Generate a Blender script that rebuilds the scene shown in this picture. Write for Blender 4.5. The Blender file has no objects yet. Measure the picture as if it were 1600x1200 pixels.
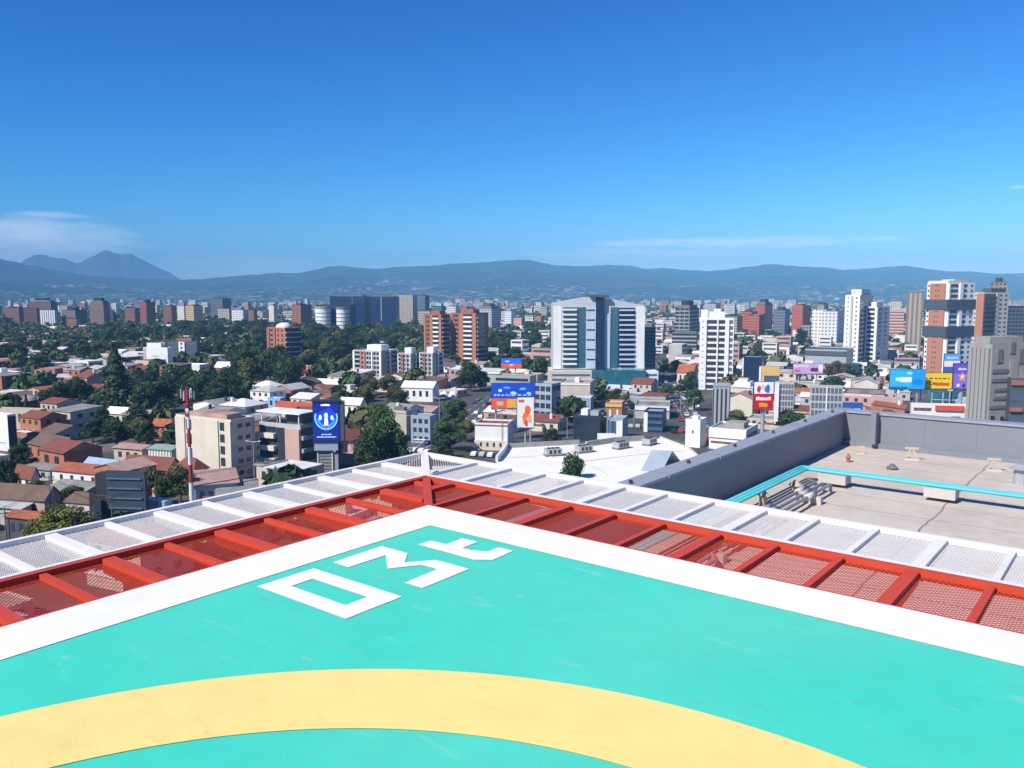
import bpy, math, random
from mathutils import Vector, Matrix
R = math.radians
rnd = random.Random(7)
SC = bpy.context.scene
COL = SC.collection

# ---------------------------------------------------------------- camera, sky, sun, exposure
CAM_Z, F, PITCH = 52.0, 1290.0, 0.1081          # focal length in pixels of a 1600 px wide frame
cam = bpy.data.cameras.new("camera")
cam.sensor_width = 36.0
cam.lens = F / 1600 * 36.0
cam.clip_start, cam.clip_end = 0.1, 120000
cam_ob = bpy.data.objects.new("camera", cam)
COL.objects.link(cam_ob)
cam_ob.location = (0, 0, CAM_Z)
cam_ob.rotation_euler = (math.pi / 2 - PITCH, 0, 0)
SC.camera = cam_ob

SUN_AZ, SUN_EL = R(-131), R(43)                 # azimuth from +Y, clockwise positive: behind and to the left
world = bpy.data.worlds.new("World")
SC.world = world
world.use_nodes = True
WN, WL = world.node_tree.nodes, world.node_tree.links
WN.clear()
w_out = WN.new("ShaderNodeOutputWorld")
sky = WN.new("ShaderNodeTexSky")
sky.sky_type = 'NISHITA'
sky.sun_disc = False
sky.sun_elevation = SUN_EL
sky.sun_rotation = SUN_AZ
sky.altitude = 1500
sky.air_density, sky.dust_density, sky.ozone_density = 1.0, 0.3, 2.2
SKY_STRENGTH = 0.10
bg = WN.new("ShaderNodeBackground")
bg.inputs['Strength'].default_value = SKY_STRENGTH
hsv = WN.new("ShaderNodeHueSaturation")
hsv.inputs['Saturation'].default_value = 1.12
WL.new(sky.outputs[0], hsv.inputs['Color'])
def wmath(op, a, b=None, c=None):
    n = WN.new("ShaderNodeMath")
    n.operation = op
    for i, v in enumerate((a, b, c)):
        if v is None:
            continue
        if isinstance(v, (int, float)):
            n.inputs[i].default_value = v
        else:
            WL.new(v, n.inputs[i])
    return n.outputs[0]

# the sky texture's three channels, each with its own contrast
ss = WN.new("ShaderNodeSeparateColor")
WL.new(hsv.outputs[0], ss.inputs[0])
cc = WN.new("ShaderNodeCombineColor")
for ch, (k_, g_) in enumerate(((0.0425, 2.6), (0.300, 1.62), (0.85, 1.17))):
    WL.new(wmath('MULTIPLY', wmath('POWER', ss.outputs[ch], g_), k_), cc.inputs[ch])
WL.new(cc.outputs[0], bg.inputs[0])

tc = WN.new("ShaderNodeTexCoord")
sx = WN.new("ShaderNodeSeparateXYZ")
WL.new(tc.outputs['Generated'], sx.inputs[0])
w_az = wmath('ARCTAN2', sx.outputs[0], sx.outputs[1])
w_el = wmath('ARCSINE', sx.outputs[2])
cmb = WN.new("ShaderNodeCombineXYZ")
WL.new(wmath('MULTIPLY', w_az, 22), cmb.inputs[0])
WL.new(wmath('MULTIPLY', w_el, 120), cmb.inputs[1])
cn = WN.new("ShaderNodeTexNoise")
cn.inputs['Scale'].default_value = 1.0
cn.inputs['Detail'].default_value = 6
cn.inputs['Roughness'].default_value = 0.55
WL.new(cmb.outputs[0], cn.inputs['Vector'])
w_noise = cn.outputs[0]

def cloud_mask(az, el, sa, se, gain, noise_amt):
    """a soft patch of cloud around one direction of the sky"""
    da = wmath('DIVIDE', wmath('SUBTRACT', w_az, R(az)), R(sa))
    de = wmath('DIVIDE', wmath('SUBTRACT', w_el, R(el)), R(se))
    d = wmath('ADD', wmath('MULTIPLY', da, da), wmath('MULTIPLY', de, de))
    base = wmath('SUBTRACT', 1.0, d)
    n = wmath('MULTIPLY', wmath('SUBTRACT', w_noise, 0.5), noise_amt)
    m = wmath('MULTIPLY', wmath('ADD', base, n), gain)
    c = WN.new("ShaderNodeClamp")
    WL.new(m, c.inputs[0])
    return c.outputs[0]

masks = [cloud_mask(-30.0, 3.2, 6.6, 1.55, 0.80, 1.5), cloud_mask(-28.6, 4.72, 2.3, 0.24, 0.45, 1.8), cloud_mask(-31.5, 2.2, 5.0, 0.9, 0.9, 1.0),
         cloud_mask(-33.5, 3.0, 5.0, 1.3, 0.5, 2.0), cloud_mask(15.0, 3.4, 11.0, 0.42, 0.75, 2.6), cloud_mask(9.0, 2.7, 9.0, 0.5, 0.65, 2.6), cloud_mask(-18.0, 2.0, 5.0, 0.8, 0.3, 2.0),
         cloud_mask(30.8, 2.42, 0.55, 0.17, 0.8, 1.2), cloud_mask(31.0, 6.2, 0.6, 0.14, 0.35, 1.2)]
m = masks[0]
for k in masks[1:]:
    m = wmath('MAXIMUM', m, k)
bg_cloud = WN.new("ShaderNodeBackground")
bg_cloud.inputs[0].default_value = (0.74, 0.80, 0.90, 1)
bg_cloud.inputs['Strength'].default_value = 1.25
mixw = WN.new("ShaderNodeMixShader")
WL.new(m, mixw.inputs[0])
WL.new(bg.outputs[0], mixw.inputs[1])
WL.new(bg_cloud.outputs[0], mixw.inputs[2])
WL.new(mixw.outputs[0], w_out.inputs[0])

sun = bpy.data.lights.new("sun", 'SUN')
sun.energy = 4.7
sun.angle = R(0.5)
sun.color = (1.0, 0.945, 0.85)
sun_ob = bpy.data.objects.new("sun", sun)
COL.objects.link(sun_ob)
sd = Vector((math.sin(SUN_AZ) * math.cos(SUN_EL), math.cos(SUN_AZ) * math.cos(SUN_EL), math.sin(SUN_EL)))
sun_ob.rotation_euler = (-sd).to_track_quat('-Z', 'Y').to_euler()
sun_ob.location = sd * 200 + Vector((0, 0, CAM_Z))

SC.view_settings.view_transform = 'Standard'
SC.view_settings.look = 'None'
SC.view_settings.exposure = 0.5
SC.view_settings.gamma = 1.0
SC.view_settings.use_curve_mapping = False
SC.render.engine = 'CYCLES'
SC.cycles.use_denoising = True
SC.cycles.max_bounces = 6
SC.cycles.diffuse_bounces = 2
SC.cycles.glossy_bounces = 2
SC.cycles.transparent_max_bounces = 12
SC.cycles.volume_bounces = 0
HAZE_DENSITY = 0.000118

# ---------------------------------------------------------------- where pixels of the photograph lie in the place
CP, SP = math.cos(PITCH), math.sin(PITCH)
def ray(px, py):
    return Vector((px - 800, CP * F - SP * (py - 600), -SP * F - CP * (py - 600)))
def at(px, py, z=0.0):
    d = ray(px, py)
    return Vector((0, 0, CAM_Z)) + d * ((z - CAM_Z) / d.z)
def aty(px, py, y):
    d = ray(px, py)
    return Vector((0, 0, CAM_Z)) + d * (y / d.y)
def height_at(p, py):
    """z of the point above p that is seen at picture row py"""
    k = (py - 600) / F
    # z/y slope of that row
    return CAM_Z + p.y * (-SP - CP * k) / (CP - SP * k)
def proj(p):
    v = p - Vector((0, 0, CAM_Z))
    dep = v.y * CP - v.z * SP
    up = v.y * SP + v.z * CP
    return 800 + F * v.x / dep, 600 - F * up / dep

# ---------------------------------------------------------------- materials
MATS = {}
def mat(name, col, rough=0.75, var=0.12, scale=0.6, metal=0.0, bump=0.0, stripes=None, emit=None, spec=0.4, attr=False, var2=0.0):
    if name in MATS:
        return MATS[name]
    m = bpy.data.materials.new(name)
    m.use_nodes = True
    N, L = m.node_tree.nodes, m.node_tree.links
    b = N['Principled BSDF']
    b.inputs['Roughness'].default_value = rough
    b.inputs['Metallic'].default_value = metal
    b.inputs['Specular IOR Level'].default_value = spec
    co = N.new("ShaderNodeTexCoord")
    no = N.new("ShaderNodeTexNoise")
    no.inputs['Scale'].default_value = scale
    no.inputs['Detail'].default_value = 5
    no.inputs['Roughness'].default_value = 0.6
    L.new(co.outputs['Object'], no.inputs['Vector'])
    ramp = N.new("ShaderNodeMapRange")
    ramp.inputs['From Min'].default_value = 0.3
    ramp.inputs['From Max'].default_value = 0.7
    ramp.inputs['To Min'].default_value = 1 - var
    ramp.inputs['To Max'].default_value = 1 + var
    L.new(no.outputs[0], ramp.inputs[0])
    fac = ramp.outputs[0]
    if var2:
        n2 = N.new("ShaderNodeTexNoise")
        n2.inputs['Scale'].default_value = scale * 9
        n2.inputs['Detail'].default_value = 3
        L.new(co.outputs['Object'], n2.inputs['Vector'])
        r2 = N.new("ShaderNodeMapRange")
        r2.inputs['From Min'].default_value = 0.35
        r2.inputs['From Max'].default_value = 0.65
        r2.inputs['To Min'].default_value = 1 - var2
        r2.inputs['To Max'].default_value = 1 + var2
        L.new(n2.outputs[0], r2.inputs[0])
        mm = N.new("ShaderNodeMath")
        mm.operation = 'MULTIPLY'
        L.new(fac, mm.inputs[0])
        L.new(r2.outputs[0], mm.inputs[1])
        fac = mm.outputs[0]
    if stripes:                                  # (direction, metres per stripe, depth)
        wv = N.new("ShaderNodeTexWave")
        wv.wave_type = 'BANDS'
        wv.bands_direction = stripes[0]
        wv.inputs['Scale'].default_value = 0.314 / stripes[1]
        wv.inputs['Distortion'].default_value = 0.0
        L.new(co.outputs['Object'], wv.inputs['Vector'])
        sr = N.new("ShaderNodeMapRange")
        sr.inputs['To Min'].default_value = 1 - stripes[2]
        sr.inputs['To Max'].default_value = 1.0
        L.new(wv.outputs[1], sr.inputs[0])
        mm = N.new("ShaderNodeMath")
        mm.operation = 'MULTIPLY'
        L.new(fac, mm.inputs[0])
        L.new(sr.outputs[0], mm.inputs[1])
        fac = mm.outputs[0]
    mx = N.new("ShaderNodeMix")
    mx.data_type = 'RGBA'
    mx.blend_type = 'MULTIPLY'
    mx.inputs['Factor'].default_value = 1.0
    if attr:
        at_ = N.new("ShaderNodeAttribute")
        at_.attribute_name = 'Col'
        L.new(at_.outputs['Color'], mx.inputs['A'])
    else:
        mx.inputs['A'].default_value = (*col, 1)
    L.new(fac, mx.inputs['B'])
    L.new(mx.outputs['Result'], b.inputs['Base Color'])
    if bump:
        bp = N.new("ShaderNodeBump")
        bp.inputs['Strength'].default_value = bump
        bp.inputs['Distance'].default_value = 0.02
        L.new(no.outputs[0], bp.inputs['Height'])
        L.new(bp.outputs[0], b.inputs['Normal'])
    if emit:
        b.inputs['Emission Color'].default_value = (*emit[0], 1)
        b.inputs['Emission Strength'].default_value = emit[1]
    MATS[name] = m
    return m

def hexc(h):
    def f(c):
        c /= 255
        return c / 12.92 if c < 0.04045 else ((c + 0.055) / 1.055) ** 2.4
    return tuple(f(int(h[i:i + 2], 16)) for i in (0, 2, 4))

def facade_mat(name, wall, glass, du, dv, fu, fv, rough=0.6):
    """far facade: rows of openings as a surface pattern in metres of the wall's own UV"""
    if name in MATS:
        return MATS[name]
    m = mat(name, wall, rough, 0.08, 0.15)
    N, L = m.node_tree.nodes, m.node_tree.links
    b = N['Principled BSDF']
    base = b.inputs['Base Color'].links[0].from_socket
    uv = N.new("ShaderNodeUVMap")
    sp_ = N.new("ShaderNodeSeparateXYZ")
    L.new(uv.outputs[0], sp_.inputs[0])
    def band(sock, d, f):
        a = N.new("ShaderNodeMath"); a.operation = 'DIVIDE'; a.inputs[1].default_value = d; L.new(sock, a.inputs[0])
        c = N.new("ShaderNodeMath"); c.operation = 'FRACT'; L.new(a.outputs[0], c.inputs[0])
        e = N.new("ShaderNodeMath"); e.operation = 'LESS_THAN'; e.inputs[1].default_value = f; L.new(c.outputs[0], e.inputs[0])
        return e.outputs[0]
    mu = N.new("ShaderNodeMath"); mu.operation = 'MULTIPLY'
    L.new(band(sp_.outputs[0], du, fu), mu.inputs[0]); L.new(band(sp_.outputs[1], dv, fv), mu.inputs[1])
    mx = N.new("ShaderNodeMix"); mx.data_type = 'RGBA'
    L.new(mu.outputs[0], mx.inputs['Factor']); L.new(base, mx.inputs['A']); mx.inputs['B'].default_value = (*glass, 1)
    L.new(mx.outputs['Result'], b.inputs['Base Color'])
    return m

M_WHITE = mat('white_render', (0.74, 0.73, 0.70), 0.8, 0.07, 0.3, var2=0.04)
M_CREAM = mat('cream_render', (0.60, 0.54, 0.44), 0.8, 0.10, 0.3, var2=0.05)
M_GREYW = mat('grey_render', (0.42, 0.42, 0.41), 0.8, 0.10, 0.3, var2=0.05)
M_BEIGE = mat('beige_render', (0.50, 0.44, 0.36), 0.8, 0.10, 0.3, var2=0.05)
M_TERRA = mat('terracotta_render', (0.38, 0.155, 0.09), 0.8, 0.14, 0.3, var2=0.06)
M_BRICK = mat('red_brick', (0.29, 0.115, 0.075), 0.85, 0.12, 0.25, var2=0.08)
M_DKBRICK = mat('brown_brick', (0.22, 0.105, 0.075), 0.85, 0.12, 0.25)
M_GLASS = mat('dark_glass', (0.022, 0.035, 0.055), 0.12, 0.3, 0.25, spec=0.6)
M_TEAL = mat('teal_glass', (0.025, 0.13, 0.17), 0.12, 0.35, 0.2, spec=0.6)
M_NAVY = mat('navy_glass', (0.012, 0.028, 0.075), 0.35, 0.2, 0.1, spec=0.3)
M_BLUEG = mat('blue_grey_glass', (0.06, 0.10, 0.16), 0.15, 0.25, 0.2, spec=0.6)
M_CONC = mat('concrete', (0.30, 0.29, 0.27), 0.9, 0.14, 0.4, var2=0.07)
M_DKCONC = mat('dark_concrete', (0.15, 0.15, 0.15), 0.9, 0.14, 0.4, var2=0.07)
M_ROOFG = mat('grey_roof_felt', (0.33, 0.32, 0.30), 0.9, 0.16, 0.25, var2=0.08)
M_DARK = mat('dark_metal', (0.03, 0.033, 0.038), 0.5, 0.15, 0.5)
M_STEEL = mat('galvanised_steel', (0.42, 0.44, 0.46), 0.45, 0.1, 0.8, metal=0.3)

# ---------------------------------------------------------------- mesh helpers
class MB:
    def __init__(self):
        self.v, self.f, self.uv, self.mi = [], [], [], []
    def quad(self, a, b, c, d, mi=0, uv=None):
        i = len(self.v)
        self.v += [tuple(a), tuple(b), tuple(c), tuple(d)]
        self.f.append((i, i + 1, i + 2, i + 3)); self.uv.append(uv); self.mi.append(mi)
    def poly(self, pts, mi=0):
        i = len(self.v)
        self.v += [tuple(p) for p in pts]
        self.f.append(tuple(range(i, i + len(pts)))); self.uv.append(None); self.mi.append(mi)
    def box(self, x0, x1, y0, y1, z0, z1, mi=0):
        i = len(self.v)
        self.v += [(x0, y0, z0), (x1, y0, z0), (x1, y1, z0), (x0, y1, z0), (x0, y0, z1), (x1, y0, z1), (x1, y1, z1), (x0, y1, z1)]
        for q in ((0, 3, 2, 1), (4, 5, 6, 7), (0, 1, 5, 4), (1, 2, 6, 5), (2, 3, 7, 6), (3, 0, 4, 7)):
            self.f.append(tuple(i + k for k in q)); self.uv.append(None); self.mi.append(mi)
        return self
    def hexa(self, b, t, mi=0):
        """eight corners: four below (counter-clockwise from above), four above"""
        i = len(self.v)
        self.v += [tuple(p) for p in b] + [tuple(p) for p in t]
        for q in ((0, 3, 2, 1), (4, 5, 6, 7), (0, 1, 5, 4), (1, 2, 6, 5), (2, 3, 7, 6), (3, 0, 4, 7)):
            self.f.append(tuple(i + k for k in q)); self.uv.append(None); self.mi.append(mi)
        return self
    def bar(self, a, b, w, h, up=Vector((0, 0, 1)), mi=0):
        a, b = Vector(a), Vector(b)
        d = (b - a).normalized()
        s = d.cross(up)
        if s.length < 1e-5:
            s = d.cross(Vector((1, 0, 0)))
        s.normalize()
        u = s.cross(d).normalized()
        s, u = s * w / 2, u * h / 2
        self.hexa([a - s - u, a + s - u, b + s - u, b - s - u], [a - s + u, a + s + u, b + s + u, b - s + u], mi)
        return self
    def tube(self, pts, r, n=8, mi=0, r1=None):
        pts = [Vector(p) for p in pts]
        k0 = len(self.v)
        for j, p in enumerate(pts):
            d = (pts[min(j + 1, len(pts) - 1)] - pts[max(j - 1, 0)]).normalized()
            ref = Vector((0, 0, 1)) if abs(d.z) < 0.9 else Vector((1, 0, 0))
            s = d.cross(ref).normalized(); u = s.cross(d)
            rr = r if r1 is None else r + (r1 - r) * j / (len(pts) - 1)
            for k in range(n):
                a = 2 * math.pi * k / n
                self.v.append(tuple(p + s * (rr * math.cos(a)) + u * (rr * math.sin(a))))
        for j in range(len(pts) - 1):
            for k in range(n):
                a, b = k0 + j * n + k, k0 + j * n + (k + 1) % n
                self.f.append((a, b, b + n, a + n)); self.uv.append(None); self.mi.append(mi)
        self.f.append(tuple(k0 + k for k in reversed(range(n)))); self.uv.append(None); self.mi.append(mi)
        e = k0 + (len(pts) - 1) * n
        self.f.append(tuple(e + k for k in range(n))); self.uv.append(None); self.mi.append(mi)
        return self
    def prism(self, pts, z0, z1, mi=0):
        """horizontal outline (counter-clockwise) raised from z0 to z1"""
        n = len(pts)
        self.poly([(p[0], p[1], z1) for p in pts], mi)
        self.poly([(p[0], p[1], z0) for p in reversed(pts)], mi)
        for k in range(n):
            a, b = pts[k], pts[(k + 1) % n]
            self.quad((a[0], a[1], z0), (b[0], b[1], z0), (b[0], b[1], z1), (a[0], a[1], z1), mi)
        return self
    def slab_y(self, pts, y0, y1, mi=0):
        """upright outline in x,z (counter-clockwise seen from -y) given depth from y0 (front) to y1"""
        n = len(pts)
        self.poly([(p[0], y0, p[1]) for p in pts], mi)
        self.poly([(p[0], y1, p[1]) for p in reversed(pts)], mi)
        for k in range(n):
            a, b = pts[k], pts[(k + 1) % n]
            self.quad((b[0], y0, b[1]), (a[0], y0, a[1]), (a[0], y1, a[1]), (b[0], y1, b[1]), mi)
        return self
    def mesh(self, name, mats, smooth=False, cols=None):
        me = bpy.data.meshes.new(name)
        me.from_pydata(self.v, [], self.f)
        for m in (mats if isinstance(mats, (list, tuple)) else [mats]):
            me.materials.append(m)
        if any(self.mi):
            me.polygons.foreach_set('material_index', self.mi)
        if any(u is not None for u in self.uv):
            lay = me.uv_layers.new(name='UVMap')
            k = 0
            for f, u in zip(self.f, self.uv):
                for j in range(len(f)):
                    lay.data[k].uv = u[j] if u else (0.99, 0.99)
                    k += 1
        if cols is not None:
            ca = me.color_attributes.new('Col', 'FLOAT_COLOR', 'CORNER')
            flat = []
            for f, c in zip(self.f, cols):
                flat += [*c, 1.0] * len(f)
            ca.data.foreach_set('color', flat)
        if smooth:
            me.polygons.foreach_set('use_smooth', [True] * len(me.polygons))
        me.update()
        return me

def link(name, data, parent=None, loc=(0, 0, 0), rot=(0, 0, 0), scale=(1, 1, 1)):
    o = bpy.data.objects.new(name, data)
    COL.objects.link(o)
    o.parent = parent
    o.location, o.rotation_euler, o.scale = loc, rot, scale
    return o
def tag(o, label, cat, group=None):
    o['label'] = label; o['category'] = cat
    if group:
        o['group'] = group
    return o
def thing(name, label, cat, loc=(0, 0, 0), rz=0.0, group=None):
    return tag(link(name, None, None, loc, (0, 0, rz)), label, cat, group)
def struct(o, kind='structure'):
    o['kind'] = kind
    return o
UNIT = {}
def part(name, m, parent, x0, x1, y0, y1, z0, z1):
    """a box-shaped part; repeats share one unit mesh per material"""
    key = (name, m.name)
    if key not in UNIT:
        UNIT[key] = MB().box(-.5, .5, -.5, .5, -.5, .5).mesh(name, m)
    return link(name, UNIT[key], parent, ((x0 + x1) / 2, (y0 + y1) / 2, (z0 + z1) / 2), (0, 0, 0), (abs(x1 - x0), abs(y1 - y0), abs(z1 - z0)))
def copy_tree(o, parent=None):
    c = o.copy()
    COL.objects.link(c)
    c.parent = parent
    for ch in list(o.children):
        copy_tree(ch, c)
    return c

# ---------------------------------------------------------------- ground, hills, volcano
def ground_material():
    m = bpy.data.materials.new('town_ground')
    m.use_nodes = True
    N, L = m.node_tree.nodes, m.node_tree.links
    b = N['Principled BSDF']
    b.inputs['Roughness'].default_value = 0.95
    co = N.new("ShaderNodeTexCoord")
    def noise(s, d=4):
        n = N.new("ShaderNodeTexNoise"); n.inputs['Scale'].default_value = s; n.inputs['Detail'].default_value = d
        L.new(co.outputs['Object'], n.inputs['Vector']); return n.outputs[0]
    r = N.new("ShaderNodeValToRGB")
    cr = r.color_ramp
    cr.elements[0].position, cr.elements[0].color = 0.30, (0.035, 0.055, 0.022, 1)
    cr.elements[1].position, cr.elements[1].color = 0.70, (0.22, 0.19, 0.16, 1)
    for p, c in ((0.42, (0.05, 0.07, 0.03, 1)), (0.46, (0.075, 0.075, 0.08, 1)), (0.56, (0.10, 0.10, 0.10, 1)), (0.60, (0.17, 0.14, 0.11, 1))):
        e = cr.elements.new(p); e.color = c
    L.new(noise(0.03, 8), r.inputs[0])
    mx = N.new("ShaderNodeMix"); mx.data_type = 'RGBA'; mx.blend_type = 'MULTIPLY'; mx.inputs['Factor'].default_value = 0.5
    L.new(r.outputs[0], mx.inputs['A']); L.new(noise(0.8, 4), mx.inputs['B'])
    L.new(mx.outputs['Result'], b.inputs['Base Color'])
    return m

g = MB()
GN, GR = 64, 15000
g.quad((-11500, -600, 0), (11500, -600, 0), (11500, 15800, 0), (-11500, 15800, 0))
struct(link('ground', g.mesh('ground', ground_material())))

def hill_material(name, c0, c1, patch):
    m = bpy.data.materials.new(name)
    m.use_nodes = True
    N, L = m.node_tree.nodes, m.node_tree.links
    b = N['Principled BSDF']
    b.inputs['Roughness'].default_value = 0.95
    b.inputs['Specular IOR Level'].default_value = 0.1
    co = N.new("ShaderNodeTexCoord")
    n = N.new("ShaderNodeTexNoise"); n.inputs['Scale'].default_value = 0.004; n.inputs['Detail'].default_value = 8
    L.new(co.outputs['Object'], n.inputs['Vector'])
    mx = N.new("ShaderNodeMix"); mx.data_type = 'RGBA'
    r = N.new("ShaderNodeMapRange"); r.inputs['From Min'].default_value = 0.35; r.inputs['From Max'].default_value = 0.65
    L.new(n.outputs[0], r.inputs[0]); L.new(r.outputs[0], mx.inputs['Factor'])
    mx.inputs['A'].default_value = (*c0, 1); mx.inputs['B'].default_value = (*c1, 1)
    out = mx.outputs['Result']
    if patch:
        # settlements and quarries: small pale patches, denser on the lower slopes
        v = N.new("ShaderNodeTexNoise"); v.inputs['Scale'].default_value = 0.0013; v.inputs['Detail'].default_value = 3
        L.new(co.outputs['Object'], v.inputs['Vector'])
        f = N.new("ShaderNodeTexVoronoi"); f.inputs['Scale'].default_value = 0.030
        L.new(co.outputs['Object'], f.inputs['Vector'])
        sz = N.new("ShaderNodeSeparateXYZ"); L.new(co.outputs['Object'], sz.inputs[0])
        hz = N.new("ShaderNodeMapRange"); hz.inputs['From Min'].default_value = 60; hz.inputs['From Max'].default_value = 250
        hz.inputs['To Min'].default_value = 0.16; hz.inputs['To Max'].default_value = -0.16
        L.new(sz.outputs[2], hz.inputs[0])
        ad = N.new("ShaderNodeMath"); ad.operation = 'ADD'; L.new(v.outputs[0], ad.inputs[0]); L.new(hz.outputs[0], ad.inputs[1])
        th = N.new("ShaderNodeMapRange"); th.inputs['From Min'].default_value = 0.52; th.inputs['From Max'].default_value = 0.66
        L.new(ad.outputs[0], th.inputs[0])
        sp_ = N.new("ShaderNodeSeparateColor"); L.new(f.outputs['Color'], sp_.inputs[0])
        gt = N.new("ShaderNodeMath"); gt.operation = 'GREATER_THAN'; gt.inputs[1].default_value = 0.80; L.new(sp_.outputs[0], gt.inputs[0])
        mu = N.new("ShaderNodeMath"); mu.operation = 'MULTIPLY'; L.new(th.outputs[0], mu.inputs[0]); L.new(gt.outputs[0], mu.inputs[1])
        m2 = N.new("ShaderNodeMix"); m2.data_type = 'RGBA'
        L.new(mu.outputs[0], m2.inputs['Factor']); L.new(out, m2.inputs['A'])
        rp = N.new("ShaderNodeValToRGB")
        rp.color_ramp.elements[0].color = (0.22, 0.15, 0.11, 1); rp.color_ramp.elements[1].color = (0.36, 0.34, 0.33, 1)
        L.new(sp_.outputs[1], rp.inputs[0]); L.new(rp.outputs[0], m2.inputs['B'])
        out = m2.outputs['Result']
    L.new(out, b.inputs['Base Color'])
    return m

from mathutils import noise as mnoise
def interp(tab, x):
    if x <= tab[0][0]:
        return tab[0][1]
    for (a, b), (c, d) in zip(tab, tab[1:]):
        if x <= c:
            t = (x - a) / (c - a)
            t = t * t * (3 - 2 * t) * 0.5 + t * 0.5
            return b + (d - b) * t
    return tab[-1][1]
CREST = [(-160, 404), (0, 401), (30, 408), (60, 415), (100, 422), (150, 430), (200, 434), (285, 437), (320, 436), (350, 433), (400, 429), (440, 426), (470, 426),
         (500, 421), (520, 416), (535, 415), (555, 417), (590, 420), (630, 416), (660, 416), (700, 412), (740, 410), (800, 406), (830, 406), (850, 411), (870, 414),
         (900, 416), (950, 414), (980, 415), (1010, 420), (1030, 418), (1060, 421), (1100, 423), (1130, 421), (1160, 416), (1200, 412), (1240, 416), (1280, 417),
         (1310, 421), (1350, 419), (1385, 416), (1410, 415), (1440, 420), (1480, 424), (1510, 424), (1540, 427), (1600, 427), (1760, 424)]
def ridge(x, y, s, seed):
    v = 0; a = 1
    for o in range(5):
        v += a * (1 - abs(mnoise.noise((x / s + seed, y / s - seed, o * 3.7))) * 2)
        a *= .5; s *= .5
    return v / 1.9
def hill_sheet(name, tab, r0, rc, r1, px0, px1, n_az, n_r, rough, seed, foot=0.0, power=1.2, fine=1.0):
    b = MB()
    for i in range(n_az + 1):
        px = px0 + (px1 - px0) * i / n_az
        k = (px - 800) / F / CP
        az = math.atan(k)
        py = interp(tab, px) + fine * (0.8 * mnoise.noise((px / 9.0, seed, 1.3)) + 0.5 * mnoise.noise((px / 3.5, seed, 7.3)))
        d = ray(px, py)
        tan_c = d.z / math.hypot(d.x, d.y)
        for j in range(n_r + 1):
            t = j / n_r
            r = r0 + (r1 - r0) * t
            x, y = r * math.sin(az), r * math.cos(az)
            rcl = rc * (1 + 0.06 * mnoise.noise((az * 6, seed, 0)))
            zc = CAM_Z + rcl * tan_c
            if r <= rcl:
                s = max(0.0, (r - r0) / (rcl - r0))
                h = zc * s ** power
                rg = ridge(x, y, rough, seed)
                h *= 1 - 0.95 * (1 - s) * max(0, min(1, 0.85 - rg)) - (0.12 * (1 - rg) if s < 0.97 else 0)
                h = min(h, CAM_Z + r * tan_c * (0.965 if s < 0.97 else 1.0))
                h = max(h, -2)
            else:
                h = zc * max(0.0, 1 - (r - rcl) / (r1 - rcl) * 1.2)
            b.v.append((x, y, h + foot))
    w = n_r + 1
    for i in range(n_az):
        for j in range(n_r):
            a = i * w + j
            b.f.append((a, a + w, a + w + 1, a + 1)); b.uv.append(None); b.mi.append(0)
    return b
M_HILL = hill_material('hill_forest', (0.008, 0.026, 0.018), (0.032, 0.058, 0.034), True)
M_VOLC = hill_material('volcano_slope', (0.045, 0.055, 0.05), (0.075, 0.075, 0.065), False)
hs = hill_sheet('hills', CREST, 4300, 9500, 11500, -420, 2020, 460, 70, 1500, 3.1)
struct(link('hills', hs.mesh('hills', M_HILL, smooth=True)))
VOLC = [(20, 428), (40, 412), (55, 404), (66, 398), (73, 396.5), (80, 398), (90, 401), (110, 403.5), (122, 408), (130, 411), (136, 410), (155, 400), (166, 394), (175, 390.5), (182, 391.5),
        (190, 394.5), (199, 397), (206, 395.5), (212, 395.5), (222, 400), (240, 410), (265, 422), (290, 436), (310, 444)]
vs = hill_sheet('volcano', VOLC, 11600, 13200, 15200, 20, 310, 150, 60, 1800, 9.4, fine=0.25)
struct(link('volcano', vs.mesh('volcano', M_VOLC, smooth=True)))

# air: one box of even density around the whole place
hz = MB().box(-11800, 11800, -700, 16500, -3.0, 800)
hm = bpy.data.materials.new('haze')
hm.use_nodes = True
hn, hl = hm.node_tree.nodes, hm.node_tree.links
hn.clear()
ho = hn.new("ShaderNodeOutputMaterial")
hv = hn.new("ShaderNodeVolumePrincipled")
hv.inputs['Color'].default_value = (0.26, 0.62, 1.0, 1)
hv.inputs['Density'].default_value = HAZE_DENSITY
hv.inputs['Anisotropy'].default_value = -0.35
hl.new(hv.outputs[0], ho.inputs['Volume'])
struct(link('haze', hz.mesh('haze', hm)), 'stuff')

# ---------------------------------------------------------------- helipad, safety net, lower roof
HP = 1.8                                            # the lens is this far above the pad
PAD_Z = CAM_Z - HP
YAW = R(-38.24)
PA = Vector((-0.3979 * HP, 3.8476 * HP, 0))          # the pad's far corner; u runs right, v runs left from it
U_AX, V_AX = Vector((math.cos(YAW), math.sin(YAW), 0)), Vector((math.sin(YAW), -math.cos(YAW), 0))
def uv_of(p):
    d = Vector((p.x, p.y, 0)) - PA
    return d.dot(U_AX), d.dot(V_AX)
SIDE = 8.6
BW = 0.2471 * HP

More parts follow.
